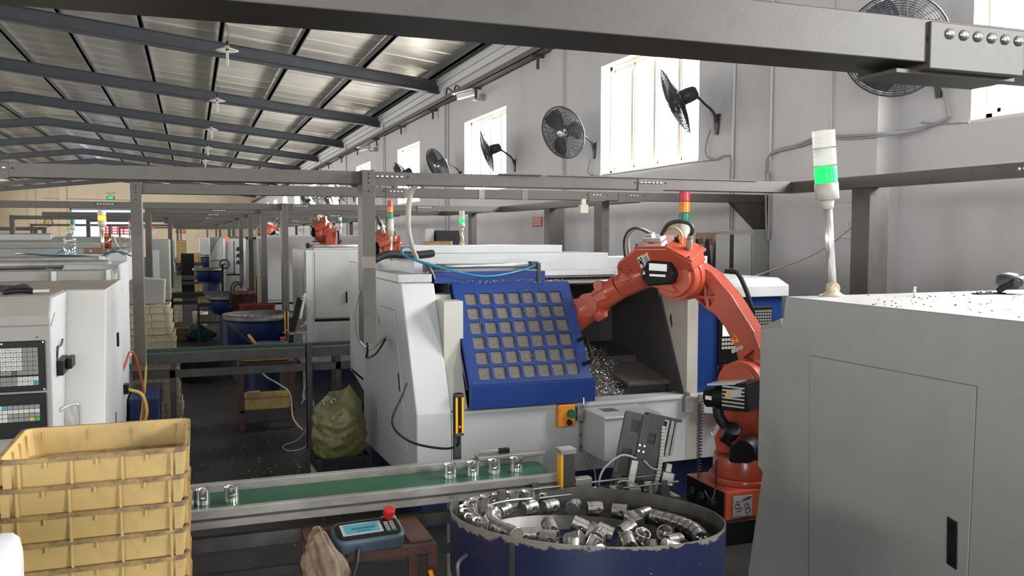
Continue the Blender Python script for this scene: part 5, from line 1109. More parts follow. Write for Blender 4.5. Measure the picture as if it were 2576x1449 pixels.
tag(B().box((-.5, 3.02, 1.17), (-.07, 3.42, 1.176)).o('crate_liner', 'crate_rim'), 'dirty flat board lying in the topmost yellow crate', 'board')
chips('swarf_crumbs', 40, lambda: ((random.uniform(-.48, -.1), random.uniform(3.3, 3.41), 1.177), None), .006, 'chip', 'metal crumbs lying in the topmost yellow crate', curl=False)
tag(B().lathe([(0, .0), (.06, 0), (.085, .006), (.097, .02), (.1, .05), (.1, .45), (0, .45)], 36, (0, 0, 0), Mx.Rotation(rad(-90), 3, 'Y')).xf(Mx.Translation((-.41, 2.4, 1.115)) @ Mx.Rotation(rad(6), 4, 'Z')).o('paper_roll', 'paper', None), 'white rounded cylinder end poking in at the bottom left corner', 'roll')
t = thing('side_table', 'low table carrying the white roll, just out of the picture', 'table', (-.7, 2.4, 0)); B().box((-.9, 2.2, .985), (-.5, 2.6, 1.014)).o('table_top', 'grey_light', t, .004)
for x in (-.88, -.56):
    for y in (2.22, 2.54): B().box((x, y, 0), (x + .04, y + .04, .985)).o('leg', 'dark_steel', t)
# cream crates beyond the left post
for i in range(17):
    crate(ORD[i] + ' cream plastic crate from the top of the tall stack in the aisle', (-.45 + random.uniform(-.012, .012) + .010 * i * .6, 9.45 + random.uniform(-.015, .015) + .012 * i, 1.17 - .0715 * i), random.uniform(-.02, .02), .5, .42, .085, ('cream_crate', 'cream_crate', 'cream_crate'), 'cream crates of the tall aisle stack')
tag(B().prism([(-.58, 1.262), (-.26, 1.262), (-.25, 1.5), (-.45, 1.52), (-.58, 1.5)], 'y', 9.3, 9.55).o('carton', 'cement', None, .01), 'worn grey carton standing on the cream crate stack', 'box')
# sack on crates
crate('black crate carrying the green sack', (1.07, 6.86, .122), rad(3), .42, .36, .105, ('black_crate', 'black_crate', 'black_crate'))
crate('dirty cream crate on the floor under the sack', (1.07, 6.86, 0), rad(3), .41, .35, .12, ('cream_crate', 'cream_crate', 'cream_crate'))
def sack(name, label, loc, rx, ry, h, mat, seed, twist=.5):
    rs = random.Random(seed); b = B(); n_, m_ = 64, 60; vs = []
    ph = [rs.uniform(0, 6.28) for _ in range(8)]
    for j in range(m_ + 1):
        t_ = j / m_; z = h * t_
        w_ = (.78 + .28 * sin(pi * min(1, t_ * 1.02 + .05)) ** .8) * (1 if t_ < .8 else 1 - .42 * ((t_ - .8) / .2) ** 1.5)
        for i in range(n_):
            a = 2 * pi * i / n_
            f = 1 + .02 * sin(28 * t_ + 4 * sin(a + ph[6]) + 2 * sin(2 * a)) + .016 * sin(47 * t_ + 5 * sin(2 * a + ph[7])) + .035 * sin(3 * a + ph[0] + 5 * t_) + .03 * sin(5 * a + ph[1] - 9 * t_) + .022 * sin(9 * a + ph[2] + 14 * t_) + .03 * sin(22 * t_ + 2 * a + ph[3]) * sin(a + ph[4]) + .012 * sin(17 * a + 30 * t_)
            zz = z + (.05 * h * sin(2 * a + ph[5]) + .09 * h * cos(a - .4)) * t_ ** 3
            vs.append((loc[0] + rx * w_ * f * cos(a), loc[1] + ry * w_ * f * sin(a), loc[2] + zz))
    b.add(vs, [(j * n_ + i, j * n_ + (i + 1) % n_, (j + 1) * n_ + (i + 1) % n_, (j + 1) * n_ + i) for j in range(m_) for i in range(n_)], True)
    c0 = len(vs); top = vs[m_ * n_:]; cx, cy2, cz = (sum(p[k] for p in top) / n_ for k in range(3))
    inner_ = [(cx + (p[0] - cx) * .55, cy2 + (p[1] - cy2) * .55, p[2] - .05) for p in top]
    b.add(top + inner_ + [(cx, cy2, cz - .06)], [(i, (i + 1) % n_, n_ + (i + 1) % n_, n_ + i) for i in range(n_)] + [(n_ + i, n_ + (i + 1) % n_, 2 * n_) for i in range(n_)], True)
    b.add(vs[:n_], [tuple(reversed(range(n_)))])
    return b.o(name, mat, None, 0, label, 'sack')
sack('woven_sack', 'bulging olive-green woven sack standing in the black crate', (1.07, 6.86, .13), .195, .17, .57, 'sack', 4)
chips('swarf_tuft', 60, lambda: ((1.0 + random.uniform(-.05, .05), 6.83 + random.uniform(-.05, .05), .64 + random.uniform(0, .03)), None), .02, 'chip', 'tuft of swarf showing in the mouth of the green sack')
# ================================================================ bench with the robot pendant
def bench(label, x0, x1, y0, y1, h, mat='rust_red', t=.04, shelf=None, top=True):
    b = thing('steel_bench', label, 'bench', ((x0 + x1) / 2, (y0 + y1) / 2, 0))
    for x in (x0, x1 - t):
        for y in (y0, y1 - t): B().box((x, y, 0), (x + t, y + t, h - t)).o('leg', mat, b, .002)
    B().box((x0, y0, h - t), (x1, y0 + t, h)).o('front_rail', mat, b, .002); B().box((x0, y1 - t, h - t), (x1, y1, h)).o('rear_rail', mat, b, .002)
    B().box((x0, y0 + t, h - t), (x0 + t, y1 - t, h)).o('side_rail', mat, b); B().box((x1 - t, y0 + t, h - t), (x1, y1 - t, h)).o('side_rail', mat, b)
    for s_ in shelf or []: B().box((x0, y0, s_ - .02), (x1, y1, s_)).o('shelf', mat, b)
    return b
bn = bench('low rust-red angle iron bench carrying the robot pendant', .44, .97, 3.56, 3.96, .62); B().box((.86, 3.6, .621), (.96, 3.9, .628)).o('loose_strip', 'rust_red', bn)
p = thing('teach_pendant', 'blue-grey robot teach pendant with a red stop button', 'pendant', (.68, 3.6, .62))
PM_ = Mx.Translation((.68, 3.62, .672)) @ Mx.Rotation(rad(4), 4, 'Z') @ Mx.Rotation(rad(16), 4, 'X')
def pp(b, nm, mt, par=None, bev=0, **k): return b.xf(PM_).o(nm, mt, par or p, bev, **k)
pp(B().prism(roundrect(.30, .16, .045, 5), 'z', -.035, .03), 'case', 'pendant', None, .014, seg=3)
pp(B().prism(roundrect(.27, .125, .03, 4), 'z', .03, .033), 'face', 'black', None, .001)
pp(B().box((-.115, -.035, .033), (.06, .045, .0345)), 'screen_bezel', 'label_grey'); pp(B().box((-.1, -.025, .0345), (.045, .037, .0352)), 'screen', 'screen_blue')
pp(B().box((-.07, .0, .0352), (.03, .012, .0356)).box((-.05, -.015, .0352), (.01, -.008, .0356)), 'screen_text', 'cable_dk_blue')
for i in range(6):
    for j in range(2): pp(B().box((.072 + j * .024, -.045 + i * .013, .033), (.09 + j * .024, -.037 + i * .013, .037)), 'key', 'key_grey' if i else 'green_btn')
for i in range(5): pp(B().box((-.138, -.04 + i * .016, .033), (-.124, -.03 + i * .016, .036)), 'key', 'black')
pp(B().cyl((.105, .055, .03), (.105, .055, .055), .018, n=20).cyl((.105, .055, .055), (.105, .055, .08), .027, .025, n=24), 'stop_button', 'red', None, .003); pp(B().prism([(.05, .06), (.15, .03), (.15, .1), (.12, .115), (.08, .1)], 'z', -.03, .02), 'button_hood', 'pendant', None, .012)
tag(B().tube([(.62, 3.52, .65), (.6, 3.46, .6), (.57, 3.44, .5), (.56, 3.44, .3), (.55, 3.45, .02)], .011, 8).o('pendant_cable', 'rubber'), 'black cable hanging from the teach pendant', 'cable')
def drape(label, loc, w_, h_, mat, seed, name='rag'):
    rs = random.Random(seed); b = B(); n_, m_ = 84, 34; vs = []; ph = [rs.uniform(0, 6.28) for _ in range(8)]
    for j in range(m_ + 1):
        t_ = j / m_
        for i in range(n_):
            a = 2 * pi * i / n_; g_ = min(1, .25 + t_)
            f = 1 + .22 * sin(3 * a + ph[0] + 1.5 * t_) * g_ + .2 * sin(5 * a + ph[1] - 3 * t_) * g_ + .13 * sin(9 * a + ph[2] + 5 * t_) * g_ + .07 * sin(15 * a + ph[5] - 8 * t_) + .06 * sin(20 * t_ + 3 * sin(a + ph[6]))
            ww = w_ * (.3 + .75 * sin(pi * min(.6, .12 + t_ * .55)))
            vs.append((loc[0] + ww * .5 * f * cos(a) + .03 * sin(5 * t_ + ph[3]), loc[1] + ww * .32 * f * sin(a), loc[2] - h_ * t_ + .05 * sin(2 * a + ph[4]) * (1 - t_) ** 2 - .06 * sin(3 * a + ph[7]) * t_))
    b.add(vs, [(j * n_ + i, (j + 1) * n_ + i, (j + 1) * n_ + (i + 1) % n_, j * n_ + (i + 1) % n_) for j in range(m_) for i in range(n_)], True).add(vs[:n_], [tuple(range(n_))])
    return b.o(name, mat, None, 0, label, 'cloth')
drape('bunched brown work gloves hanging off the left end of the pendant bench', (.47, 3.5, .715), .2, .42, 'rag', 5, 'work_gloves')
tag(B().tube([(.93, 3.53, .52), (.94, 3.52, .46), (.92, 3.5, .4)], .012, 7).o('orange_tag', 'amber'), 'small orange rag tag hanging from the bench end', 'tag')
# swarf on the floor
chips('floor_swarf', 380, lambda: ((random.triangular(-.1, 1.3, .75), random.triangular(5.0, 9.5, 7.4), .001), None), .008, 'chip', 'bright swarf crumbs scattered over the dark aisle floor', curl=False)
# ================================================================ machines further down the hall
def box_machine(label, x0, x1, y0, y1, z, mat='white', zgap=None, extra=None, base='blue_dark', name='cnc_lathe', side=True):
    m = thing(name, label, 'lathe', ((x0 + x1) / 2, (y0 + y1) / 2, 0))
    B().box((x0 + .04, y0 + .04, 0), (x1 - .04, y1 - .04, .2)).o('plinth', base, m)
    B().box((x0, y0 + .012, .2), (x1, y1, z)).o('body', mat, m, .006)
    zz = zgap or .8
    B().box((x0 + .02, y0, .24), (x1 - .02, y0 + .012, zz - .02)).o('lower_panel', mat, m, .003); B().box((x0 + .02, y0 + .004, zz - .02), (x1 - .02, y0 + .013, zz + .015)).o('panel_gap', 'black', m)
    if side:
        B().box((x0 - .006, y0 + .2, .4), (x0, y1 - .2, z - .25)).o('side_door', mat, m, .002); B().box((x0 - .012, y0 + .25, .9), (x0 - .006, y0 + .3, 1.1)).o('side_pull', 'black', m)
    B().box((x0 + .1, y0 + .1, z), (x1 - .1, y1 - .1, z + .02)).o('top_cover', mat, m, .003)
    return m
m = box_machine('plain grey lathe behind the second feeder bowl', 1.37, 3.3, 11.5, 12.9, 1.75, 'grey_light', .83)
B().box((1.5, 11.488, .86), (1.98, 11.5, 1.73)).o('sliding_door', 'grey_light', m, .004); B().box((1.39, 11.49, .3), (1.49, 11.5, 1.74)).o('corner_post', 'white', m, .003); B().box((1.485, 11.487, .3), (1.492, 11.5, 1.74)).o('corner_edge', 'label_white', m)
B().box((1.9, 11.47, 1.05), (1.92, 11.488, 1.2)).o('door_handle', 'black', m, .003)
B().cyl((1.42, 11.55, 1.80), (2.3, 11.55, 1.80), .022, n=12).o('air_cylinder', 'alu_bright', m); B().box((1.4, 11.5, 1.77), (1.44, 11.6, 1.84)).o('cylinder_end', 'black', m); B().box((2.26, 11.5, 1.77), (2.3, 11.6, 1.84)).o('cylinder_end', 'black', m); B().box((1.5, 11.52, 1.755), (2.2, 11.58, 1.768)).o('slide_rail', 'alu_bright', m)
m = box_machine('tall white lathe beyond the grey one', 1.16, 3.2, 15.5, 17.2, 1.92, 'white', .76)
B().box((1.18, 15.488, .82), (1.56, 15.5, 1.9)).o('sliding_door', 'white', m, .004); B().box((2.0, 15.485, 1.82), (2.5, 15.495, 1.84)).box((2.4, 15.48, 1.78), (2.48, 15.49, 1.86)).o('door_slot', 'black', m); B().box((1.09, 15.55, .5), (1.15, 15.62, 1.88)).o('edge_pipe', 'alu_dirty', m)
m = box_machine('white lathe with a slanted door past the tall white one', .98, 1.9, 17.35, 18.2, 1.88, 'white', .9)
B().box((.98, 17.33, 1.86), (1.8, 17.45, 1.9)).o('dark_header', 'black', m)
m = box_machine('white lathe with three square black indicator windows', .716, 2.2, 20.5, 22, 1.86, 'white', 1.05)
B().box((.75, 20.485, 1.1), (.89, 20.5, 1.8)).o('left_door', 'white', m, .004); B().box((.89, 20.49, 1.06), (.91, 20.5, 1.8)).o('door_gap', 'black', m)
for i in range(3): B().box((.975, 20.48, 1.59 - i * .15), (1.05, 20.5, 1.67 - i * .15)).o('indicator_window', 'black', m)
B().cyl((.8, 20.6, 1.88), (1.8, 20.6, 1.88), .03, n=10).o('air_cylinder', 'alu_dirty', m); B().cyl((.735, 20.48, 1.86), (.735, 20.44, 1.86), .03, n=12).o('red_lamp', 'red_lit', m)
m = box_machine('grey-green lathe with a slanted panel far down the aisle', .52, 1.9, 27, 28.6, 1.86, 'grey_green', .9); B().prism([(.5, 1.2), (.86, 1.2), (.86, 1.9), (.7, 1.75), (.56, 1.4)], 'y', 26.96, 27).o('slant_panel', 'grey_light', m, .004)
m = box_machine('farthest pale lathe on the right of the aisle', .3, 1.8, 34, 36, 1.8, 'white', .9)
box_machine('white lathe top visible behind the open lathe', 2.35, 3.95, 9.75, 11.0, 1.78, 'white', .8)
# left rows
m = box_machine('long grey-green lathe behind the cream one on the left', -3.2, -.68, 11.5, 13.2, 1.80, 'grey_green', .8, side=False)
B().box((-3.2, 12.3, 1.8), (-.7, 13.2, 1.85)).o('upper_step', 'grey_green', m, .004); B().box((-3.2, 11.48, 1.795), (-.68, 11.53, 1.815)).o('edge_trim', 'cream', m)
B().box((-1.46, 10.4, .2), (-.66, 11.5, 1.74)).o('front_box', 'grey_light', m, .005); B().box((-.86, 10.395, 1.64), (-.66, 10.41, 1.78)).o('corner_plate', 'white', m, .003); B().box((-3.2, 10.5, .2), (-1.46, 11.5, 1.60)).o('front_body', 'interior', m); B().box((-3.2, 10.45, 1.66), (-1.46, 10.5, 1.69)).o('slot_edge', 'grey_green', m)
B().box((-1.1, 11.47, 1.82), (-.75, 11.5, 1.83)).box((-.98, 11.47, 1.82), (-.97, 11.5, 1.87)).o('handrail', 'cream', m)
m = box_machine('second long pale lathe on the left rows', -4.6, -.95, 16, 17.6, 1.88, 'grey_green', .8, side=False); B().box((-4.6, 15.98, 1.86), (-2.15, 16.1, 1.95)).o('top_rail', 'white', m)
m = box_machine('distant pale lathe on the left below the clock', -6.6, -2.3, 24, 25.6, 1.82, 'white', .8, side=False); B().box((-6.6, 24.0, 1.84), (-3.2, 24.4, 1.98)).o('top_box', 'grey_green', m, .004)
m = box_machine('farthest lathe on the left rows before the gate', -8.5, -2.4, 33, 35, 1.86, 'grey_light', .8, side=False)
c = thing('electrical_cabinet', 'grey-green electrical cabinet with a pale open door left of the aisle', 'cabinet', (-.45, 14.2, 0)); B().box((-.56, 14.0, .95), (-.30, 14.5, 1.88)).o('body', 'grey_green', c, .02); B().box((-.5, 14.1, 0), (-.35, 14.4, .95)).o('stand', 'dark_steel', c)
B().box((-.56, 13.985, 1.05), (-.45, 14.0, 1.72)).o('open_door', 'white', c, .003); B().box((-.56, 13.9, .98), (-.38, 14.0, 1.1)).o('tray', 'white', c, .004); B().cyl((-.38, 14, 1.15), (-.38, 13.97, 1.15), .02, n=10).o('lock', 'black', c)
c = thing('electrical_cabinet', 'small wall-mounted switch box on a post left of the far aisle', 'cabinet', (-.5, 26, 1.2)); B().box((-.62, 26, 1.25), (-.42, 26.3, 1.8)).o('body', 'grey_green', c, .02); B().box((-.55, 26.1, 0), (-.5, 26.2, 1.25)).o('post', 'dark_steel', c); B().tube([(-.5, 26, 1.25), (-.45, 25.95, 1.1), (-.45, 26, .9)], .012).o('lead', 'cable_white', c)
# things on the left machines
w = thing('water_bottle', 'clear water bottle standing behind the cream lathe', 'bottle', (-.95, 8.1, 1.765))
B().lathe([(0, .0), (.042, .0), (.047, .01), (.047, .1), (.042, .105), (.047, .11), (.047, .15), (.03, .175), (.018, .19), (.018, .205)], 22, (-.95, 8.1, 1.766)).o('bottle_body', 'clear_plastic', w); B().lathe([(0, .006), (.04, .006), (.043, .012), (.043, .085), (0, .085)], 20, (-.95, 8.1, 1.766)).o('water', 'clear_plastic', w); B().cyl((-.95, 8.1, 1.97), (-.95, 8.1, 1.985), .02, n=14).o('cap', 'white', w)
w = thing('oil_lubricator', 'amber oil lubricator jar on a brown block on the left lathe', 'lubricator', (-.9, 10.6, 1.74))
B().box((-1.1, 10.5, 1.742), (-.74, 10.7, 1.8)).o('block', 'brown_plate', w, .003)
for x in (-1.03, -.79): B().cyl((x, 10.5, 1.77), (x, 10.49, 1.77), .016, n=12).o('block_bolt', 'alu_dirty', w)
B().lathe([(0, 0), (.05, 0), (.055, .01), (.055, .12), (.035, .15), (.03, .16), (0, .16)], 20, (-.88, 10.6, 1.8)).o('jar', 'amber_plastic', w); B().lathe([(0, 0), (.05, 0), (.05, .09), (0, .09)], 16, (-.88, 10.6, 1.803)).o('oil', 'amber_plastic', w); B().tube([(-.84, 10.6, 1.93), (-.8, 10.6, 1.92), (-.78, 10.6, 1.85), (-.75, 10.6, 1.81)], .008).o('pipe', 'cable_white', w)
tag(B().tube([(-1.5, 9.0 + .0, 1.77), (-1.3, 8.2, 1.79), (-1.1, 8.15, 1.775), (-.85, 8.1, 1.77), (-.7, 8.2, 1.74)], .008).o('air_hose', 'cable_dk_blue'), 'dark teal hose lying over the rear of the cream lathe', 'hose')
tag(B().tube([(-.74, 8.25, 1.74), (-.66, 8.3, 1.79), (-.58, 8.35, 1.80), (-.5, 8.4, 1.76)], .008).tube([(-.74, 8.3, 1.75), (-.64, 8.3, 1.81), (-.55, 8.35, 1.77)], .007).o('air_hose', 'cable_dk_blue'), 'teal hoses looped beside the left drop post', 'hose')
tag(B().tube([(-1.35, 10.45, 1.745), (-1.3, 10.5, 1.775), (-1.22, 10.45, 1.79), (-1.2, 10.5, 1.75), (-1.28, 10.5, 1.76), (-1.18, 10.55, 1.785)], .009).o('air_hose', 'cable_blue'), 'bundle of blue hose on the grey-green lathe', 'hose')
tower('stack_light', 'amber-lit stack light on the grey-green left lathe', (-.9, 10.45, 1.745), (-.905, 10.45, 2.215), .042, ['amber_lit', 'clear_white'], .055, .014, False, .07)
tower('stack_light', 'small unlit green-topped stack light left of the amber one', (-1.49, 13.0, 1.86), (-1.485, 13.0, 2.15), .03, ['green_lens', 'green_lens'], .035, .008, False, .07)
tower('stack_light', 'small red, orange and green stack light hidden by the left drop post', (-.96, 16.3, 1.88), (-.96, 16.3, 2.2), .035, ['green_lens', 'amber_lens', 'red_lens'], .055, .01, False, .06)
tower('stack_light', 'tiny orange-topped stack light far down the left rows', (-.77, 20, 1.4), (-.77, 20, 2.12), .03, ['amber_lens', 'red_lens'], .06, .01, False, .06)
tower('stack_light', 'slim stack light with a green lens on the tall white lathe', (2.6, 16.2, 1.94), (2.59, 16.2, 2.27), .03, ['green_lens', 'clear_white'], .06, .012, False, .08)
tower('stack_light', 'stack light glowing green behind the open lathe', (3.02, 9.9, 1.80), (3.02, 9.9, 2.235), .032, ['green_lit', 'lens_clear', 'lens_clear'], .05, .011, True, .05)
tag(B().tube([(1.05, 20.6, 1.88), (1.05, 20.6, 2.05)], .03, 8).o('white_pipe_stub', 'white'), 'short white pipe standing on a distant white lathe', 'pipe')
crate('yellow crate lying on the white lathe behind the orange robot', (2.74, 9.95, 1.80), 0, .3, .25, .07)
w = thing('machine_monitor', 'dark slanted monitor hood behind the green stack light', 'monitor', (2.95, 10.6, 1.8)); B().prism([(10.5, 1.8), (10.9, 1.8), (10.9, 2.0), (10.6, 2.0)], 'x', 2.88, 3.2).o('hood', 'black', w, .005); B().box((2.75, 10.6, 1.8), (2.87, 10.9, 2.02)).o('side_case', 'grey_green', w, .005)
# other robots, on stands
for (loc, rz, ped, lab) in (((2.0, 8.75, .1), rad(80), .1, 'second orange robot, its shoulder showing above the white lathe deck'), ((1.98, 13.85, .3), rad(75), .3, 'third orange robot with raised elbow above the tall white lathe'), ((1.75, 19.75, .25), rad(240), .25, 'distant orange robot beside the grey drop post')):
    r2 = copy_tree(R_, None, loc, rz, lab)
    B().box((loc[0] - .3, loc[1] - .3, 0), (loc[0] + .3, loc[1] + .3, loc[2])).o('stand', 'dark_steel', r2)
# second cell: conveyor, bowl, bench
def conveyor2(label, x0, x1, y, z, legs, mat='dark_steel'):
    k = thing('belt_conveyor', label, 'conveyor', ((x0 + x1) / 2, y, 0))
    B().box((x0, y + .02, z - .03), (x1, y + .26, z - .015)).o('belt', 'belt', k); B().box((x0, y - .02, z - .09), (x1, y + .02, z)).o('front_rail', mat, k, .002); B().box((x0, y + .26, z - .09), (x1, y + .3, z + .01)).o('rear_rail', mat, k, .002); B().box((x0, y, z - .22), (x1, y + .03, z - .15)).o('lower_beam', mat, k)
    for x in legs: B().box((x, y, 0), (x + .045, y + .045, z - .09)).o('leg', mat, k); B().box((x, y + .25, 0), (x + .045, y + .295, z - .09)).o('leg', mat, k)
    B().box((x0 - .02, y - .01, z - .08), (x0, y + .29, z)).o('end_plate', 'label_white', k)
    return k
conveyor2('dark conveyor crossing the aisle behind the green sack', -.5, 1.9, 8.15, .91, (-.2, 1.25)); conveyor2('dark conveyor crossing the aisle in the third row', -.6, 1.0, 18.4, .78, (-.4, .8)); conveyor2('narrow dark conveyor far down the aisle', -.45, .9, 25.5, .8, (-.3, .7)); conveyor2('farthest dark conveyor across the aisle', -.5, .6, 31, 1.0, (-.4, .4))
p = thing('angle_post', 'tall perforated steel angle post standing on the aisle floor', 'post', (.98, 8.1, 0)); o = B().box((.965, 8.07, 0), (.972, 8.12, .95)).box((.965, 8.07, 0), (1.02, 8.077, .95)).o('angle', 'dark_steel', p)
for z in (.9, .75, .5): put(HOLE, 'hole', p, (1.0, 8.069, z))
def small_bowl(label, c, R, zr_, zb, n=36):
    b = thing('feeder_bowl', label, 'feeder', (c[0], c[1], 0)); C0 = (c[0], c[1], 0)
    B().lathe([(R * .62, zb), (R * .86, zb + .02), (R, zr_ - .08), (R, zr_), (R - .01, zr_), (R - .01, zr_ - .08)], n, C0).o('shell', 'bowl_dk', b) if 'bowl_dk' in MAT else B().lathe([(R * .6, zb), (R * .76, zb + .02), (R * .86, zr_ - .1), (R * .86, zr_ - .075), (R, zr_ - .07)], n, C0).o('shell', 'blue_mid', b)
    B().lathe([(R, zr_ - .06), (R + .01, zr_), (R - .006, zr_), (R - .01, zr_ - .07), (R * .75, zr_ - .08), (R * .72, zr_ - .16), (0, zr_ - .17)], n, C0).o('steel_track', 'steel_worn', b)
    B().lathe([(R * .5, 0), (R * .5, zb)], 24, C0).o('drive_base', 'blue_dark', b)
    return b
small_bowl('second blue feeder bowl with a worn steel rim, before the grey lathe', (.77, 10.9), .43, 1.0, .62)
for i in range(12):
    a = rad(200 + i * 13); piston('used', (.77 + .36 * cos(a), 10.9 + .36 * sin(a), .93 + .072), (pi, 0, a), ORDN[i] + ' grey piston from the left along the rim of the second feeder bowl', 'pistons in the second feeder bowl')
small_bowl('third dark blue feeder bowl in the middle distance', (.64, 15.5), .42, .93, .6); small_bowl('small far blue feeder bowl down the aisle', (.47, 24), .45, 1.08, .72); small_bowl('farthest blue feeder tub down the aisle', (.75, 29.5), .55, 1.3, .85)
w = thing('escapement_unit', 'dark leaning escapement arm with white hoses at the second feeder bowl', 'mechanism', (1.15, 10.5, 0))
B().bar((1.1, 10.5, .8), (1.2, 10.55, 1.2), .06, .04).o('arm', 'black', w, .003); B().bar((1.2, 10.52, .95), (1.26, 10.52, 1.25), .03, .03).o('air_cylinder', 'alu_bright', w, .002); B().tube([(1.2, 10.5, 1.2), (1.3, 10.48, 1.1), (1.31, 10.48, .95), (1.2, 10.5, .85)], .007).tube([(1.22, 10.5, 1.22), (1.33, 10.48, 1.15), (1.33, 10.48, 1.0), (1.24, 10.5, .9)], .007).o('hoses', 'cable_white', w)
for x in (1.02, 1.22): B().box((x, 10.5, 0), (x + .04, 10.54, .8)).o('stand_leg', 'alu_dirty', w)
B().box((1.0, 10.48, .78), (1.28, 10.6, .8)).o('stand_top', 'alu_dirty', w)
curtain_post('amber-edged light curtain beside the second feeder bowl', 1.015, 10.3, .8, 1.09, False, True)
curtain_post('thin light curtain bar at the third feeder bowl', 1.0, 15.0, .8, 1.25, False); curtain_post('far light curtain bar beyond the third conveyor', .75, 23, .8, 1.3, False)
b = bench('dark bench with crates between the conveyors', .42, .95, 8.93, 9.33, .68, 'rust_red', .045, [.2])
crate('yellow crate on the top of the dark bench', (.69, 9.13, .69), 0, .5, .36, .1, ('yellow_crate', 'crate_rim', 'yellow_crate')); crate('yellow crate on the low shelf of the dark bench', (.69, 9.13, .2), 0, .46, .36, .12)
tag(B().box((.5, 9.0, .3), (.62, 9.1, .37)).o('carton', 'wood', None, .004), 'small brown carton in the low shelf crate', 'box')
p2 = copy_tree(p if False else bpy.data.objects['teach_pendant'], None, (.74, 9.0, .80), (rad(-24), 0, rad(-8)), 'teach pendant lying on the crate of the dark bench'); 
tag(B().obox((.58, 9.1, .86), (.03, .02, .2), Mx.Rotation(rad(-35), 3, 'Y')).o('orange_handle_tool', 'amber', None, .004), 'orange-handled tool leaning on the bench crate', 'tool')
tag(B().tube([(.3, 10.2, 1.0), (.45, 9.8, .9), (.55, 9.6, .82), (.65, 9.3, .8)], .01).o('pendant_cable', 'rubber'), 'black cable strung between two benches', 'cable')
tag(B().tube([(.6, 9.0, .66), (.66, 8.9, .55), (.8, 8.9, .45), (.9, 8.9, .35), (.93, 8.9, .1), (1.0, 8.7, .02)], .008).o('loose_cable', 'cable_white'), 'pale cable trailing down in front of the dark bench', 'cable')
tag(B().tube([(1.0, 8.3, .3), (.97, 8.1, .02), (.8, 7.9, .012), (.75, 8.1, .012), (.9, 8.3, .012), (1.0, 8.35, .1)], .007).o('loose_cable', 'cable_grey'), 'grey wire loop on the floor by the angle post', 'cable')
tag(B().tube([(1.05, 8.7, .5), (1.0, 8.65, .35), (1.1, 8.6, .3), (1.02, 8.6, .2), (1.1, 8.6, .25), (1.05, 8.6, .4), (.98, 8.6, .3)], .006).o('wire_tangle', 'hose'), 'tangle of pale tubing under the second conveyor', 'cable')
crate('large black crate standing on the aisle floor', (.17, 12.3, 0), rad(20), .6, .42, .3, ('black_crate', 'black_crate', 'black_crate'))
b = bench('tall dark bench with trays in the far aisle', .08, .55, 16.2, 16.8, .72, 'dark_steel', .04, [.4]); crate('yellow crate on top of the far dark bench', (.31, 16.5, .73), 0, .44, .4, .1, ('cream_crate', 'crate_rim', 'cream_crate')); crate('cream crate on the middle shelf of the far dark bench', (.31, 16.5, .4), 0, .42, .4, .1, ('cream_crate', 'cream_crate', 'cream_crate'))
copy_tree(bpy.data.objects['teach_pendant'], None, (.36, 16.4, .86), (rad(-26), 0, rad(5)), 'dark teach pendant on the far dark bench')
s_ = bench('low dark stand under the red crate', .64, 1.15, 13.2, 13.6, .82, 'dark_steel'); crate('dark red plastic crate behind the second feeder bowl', (.9, 13.4, .83), 0, .5, .38, .09, ('red_crate', 'red_crate', 'red_crate'))
k = crate('dark crate tipped on its side behind the red crate', (.75, 14.1, .82), 0, .4, .3, .1, ('rust_red', 'rust_red', 'rust_red')); k.rotation_euler = (rad(-70), 0, rad(15)); k.location.z = .9; s_ = thing('crate_stand', 'dark pedestal under the tipped crate', 'stand', (.75, 14.1, 0)); B().box((.6, 13.95, 0), (.95, 14.25, .76)).o('column', 'dark_steel', s_)
for i in range(2): crate(['upper', 'lower'][i] + ' yellow crate dumped on the floor by the far bench', (-.2, 17.3, .1 - .1 * i), rad(12 * i), .5, .4, .11)
drape('dark green cloth heaped beside the floor crates', (.1, 17.0, .25), .4, .24, 'cable_dk_blue', 3, 'green_cloth')
tag(B().lathe([(0, 0), (.13, 0), (.16, .32), (.155, .32), (.125, .01)], 24, (.15, 19.5, 0)).o('bucket', 'cream_crate'), 'pale bucket on the floor past the far bench', 'bucket')
for i in range(8): crate(ORD[i] + ' yellow crate from the top of the far aisle stack', (-.32, 33, 1.62 - .1 * i), 0, .34, .34, .12, group='yellow crates of the far aisle stack')
tag(B().box((-.5, 32.8, 0), (-.14, 33.2, .9)).o('pallet_box', 'dark_steel', None, .01), 'dark box under the far yellow crate stack', 'box')
for i in range(9): crate(ORD[i] + ' black crate from the top of the far black stack', (-.12, 30, 1.18 - .14 * i), 0, .4, .36, .16, ('black_crate', 'black_crate', 'black_crate'), 'black crates of the far stack')
for i in range(9): crate(ORD[i] + ' amber crate from the top of the stack right of the black one', (.2, 31.8, 1.16 - .145 * i), 0, .26, .3, .16, group='amber crates beside the far black stack')
for i in range(10): crate(ORD[i] + ' cream crate from the top of the stack by the third drop post', (-.42, 20.9, .9 - .1 * i), random.uniform(-.03, .03), .4, .4, .115, ('cream_crate', 'cream_crate', 'cream_crate'), 'cream crates by the third drop post')
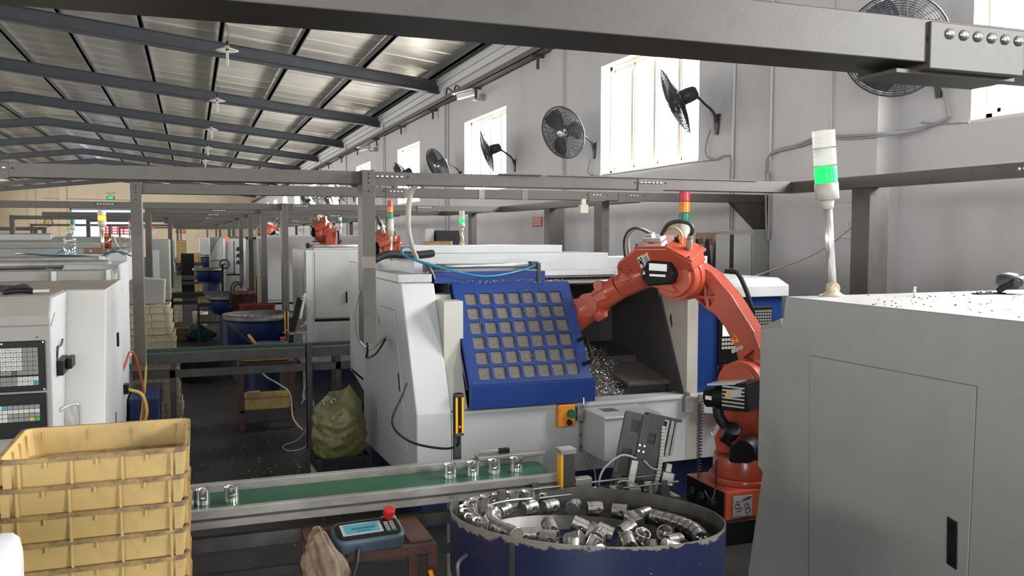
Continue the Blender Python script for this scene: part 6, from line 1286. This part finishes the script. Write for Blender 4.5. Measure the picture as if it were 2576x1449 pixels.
t = thing('robot_tool_rack', 'black wheel and tool rack beside the distant white lathe', 'rack', (.7, 20.2, 0)); B().ring((.68, 20.1, 1.3), .1, .012, 24, Mx.Rotation(rad(90), 3, 'X'), 6).o('wheel', 'black', t); B().bar((.58, 20.1, 1.3), (.78, 20.1, 1.3), .012).bar((.68, 20.1, 1.2), (.68, 20.1, 1.4), .012).o('spokes', 'black', t); B().bar((.62, 20.15, 0), (.64, 20.15, 1.3), .05).o('upright', 'black', t)
t = thing('cable_rack', 'black looped cables standing before the white slanted-door lathe', 'cables', (.8, 17.7, 0)); B().tube([(.7, 17.7, .7), (.72, 17.7, .95), (.8, 17.7, 1.03), (.9, 17.7, 1.0)], .012).tube([(.75, 17.75, .7), (.77, 17.75, .92), (.85, 17.75, .98), (.92, 17.75, .9)], .012).o('loops', 'black', t); B().box((.68, 17.65, 0), (.94, 17.8, .72)).o('block', 'dark_steel', t)
t = thing('gantry_arm_robot', 'small distant robot arm at the far left below the duct frame', 'robot', (-5.1, 23.3, 0)); B().box((-5.3, 23.2, 0), (-5.0, 23.5, 1.9)).o('column', 'white', t, .01); B().bar((-5.15, 23.2, 1.95), (-4.8, 23.2, 2.15), .1, .1).bar((-4.8, 23.2, 2.15), (-4.6, 23.2, 2.0), .08, .08).o('arm', 'lamp_plastic', t, .01); B().cyl((-4.75, 23.15, 1.95), (-4.75, 23.25, 2.2), .03, n=8).o('red_cap', 'red', t)
for x, y in ((-6.2, 26), (-7.0, 30)): 
    f = thing('cable_duct_frame', 'distant dark duct frame at the left edge' if y == 26 else 'smallest dark duct frame near the far gate', 'duct frame', (x, y, 0), 0, 'overhead cable duct frames'); xbeam(f, x - 2, x + 2.6, y, .14, 2.15); post(f, x + 2.5, y - .05, .02, .1, .12, 2.15)

j = thing('junction_box', 'small cream cable box hung under the second overhead duct', 'box', (3.33, 7.15, 2.1)); B().box((3.29, 7.14, 2.14), (3.37, 7.19, 2.22)).o('case', 'cable_white', j, .006); B().box((3.31, 7.15, 2.22), (3.35, 7.18, 2.27)).o('strap', 'cable_white', j)
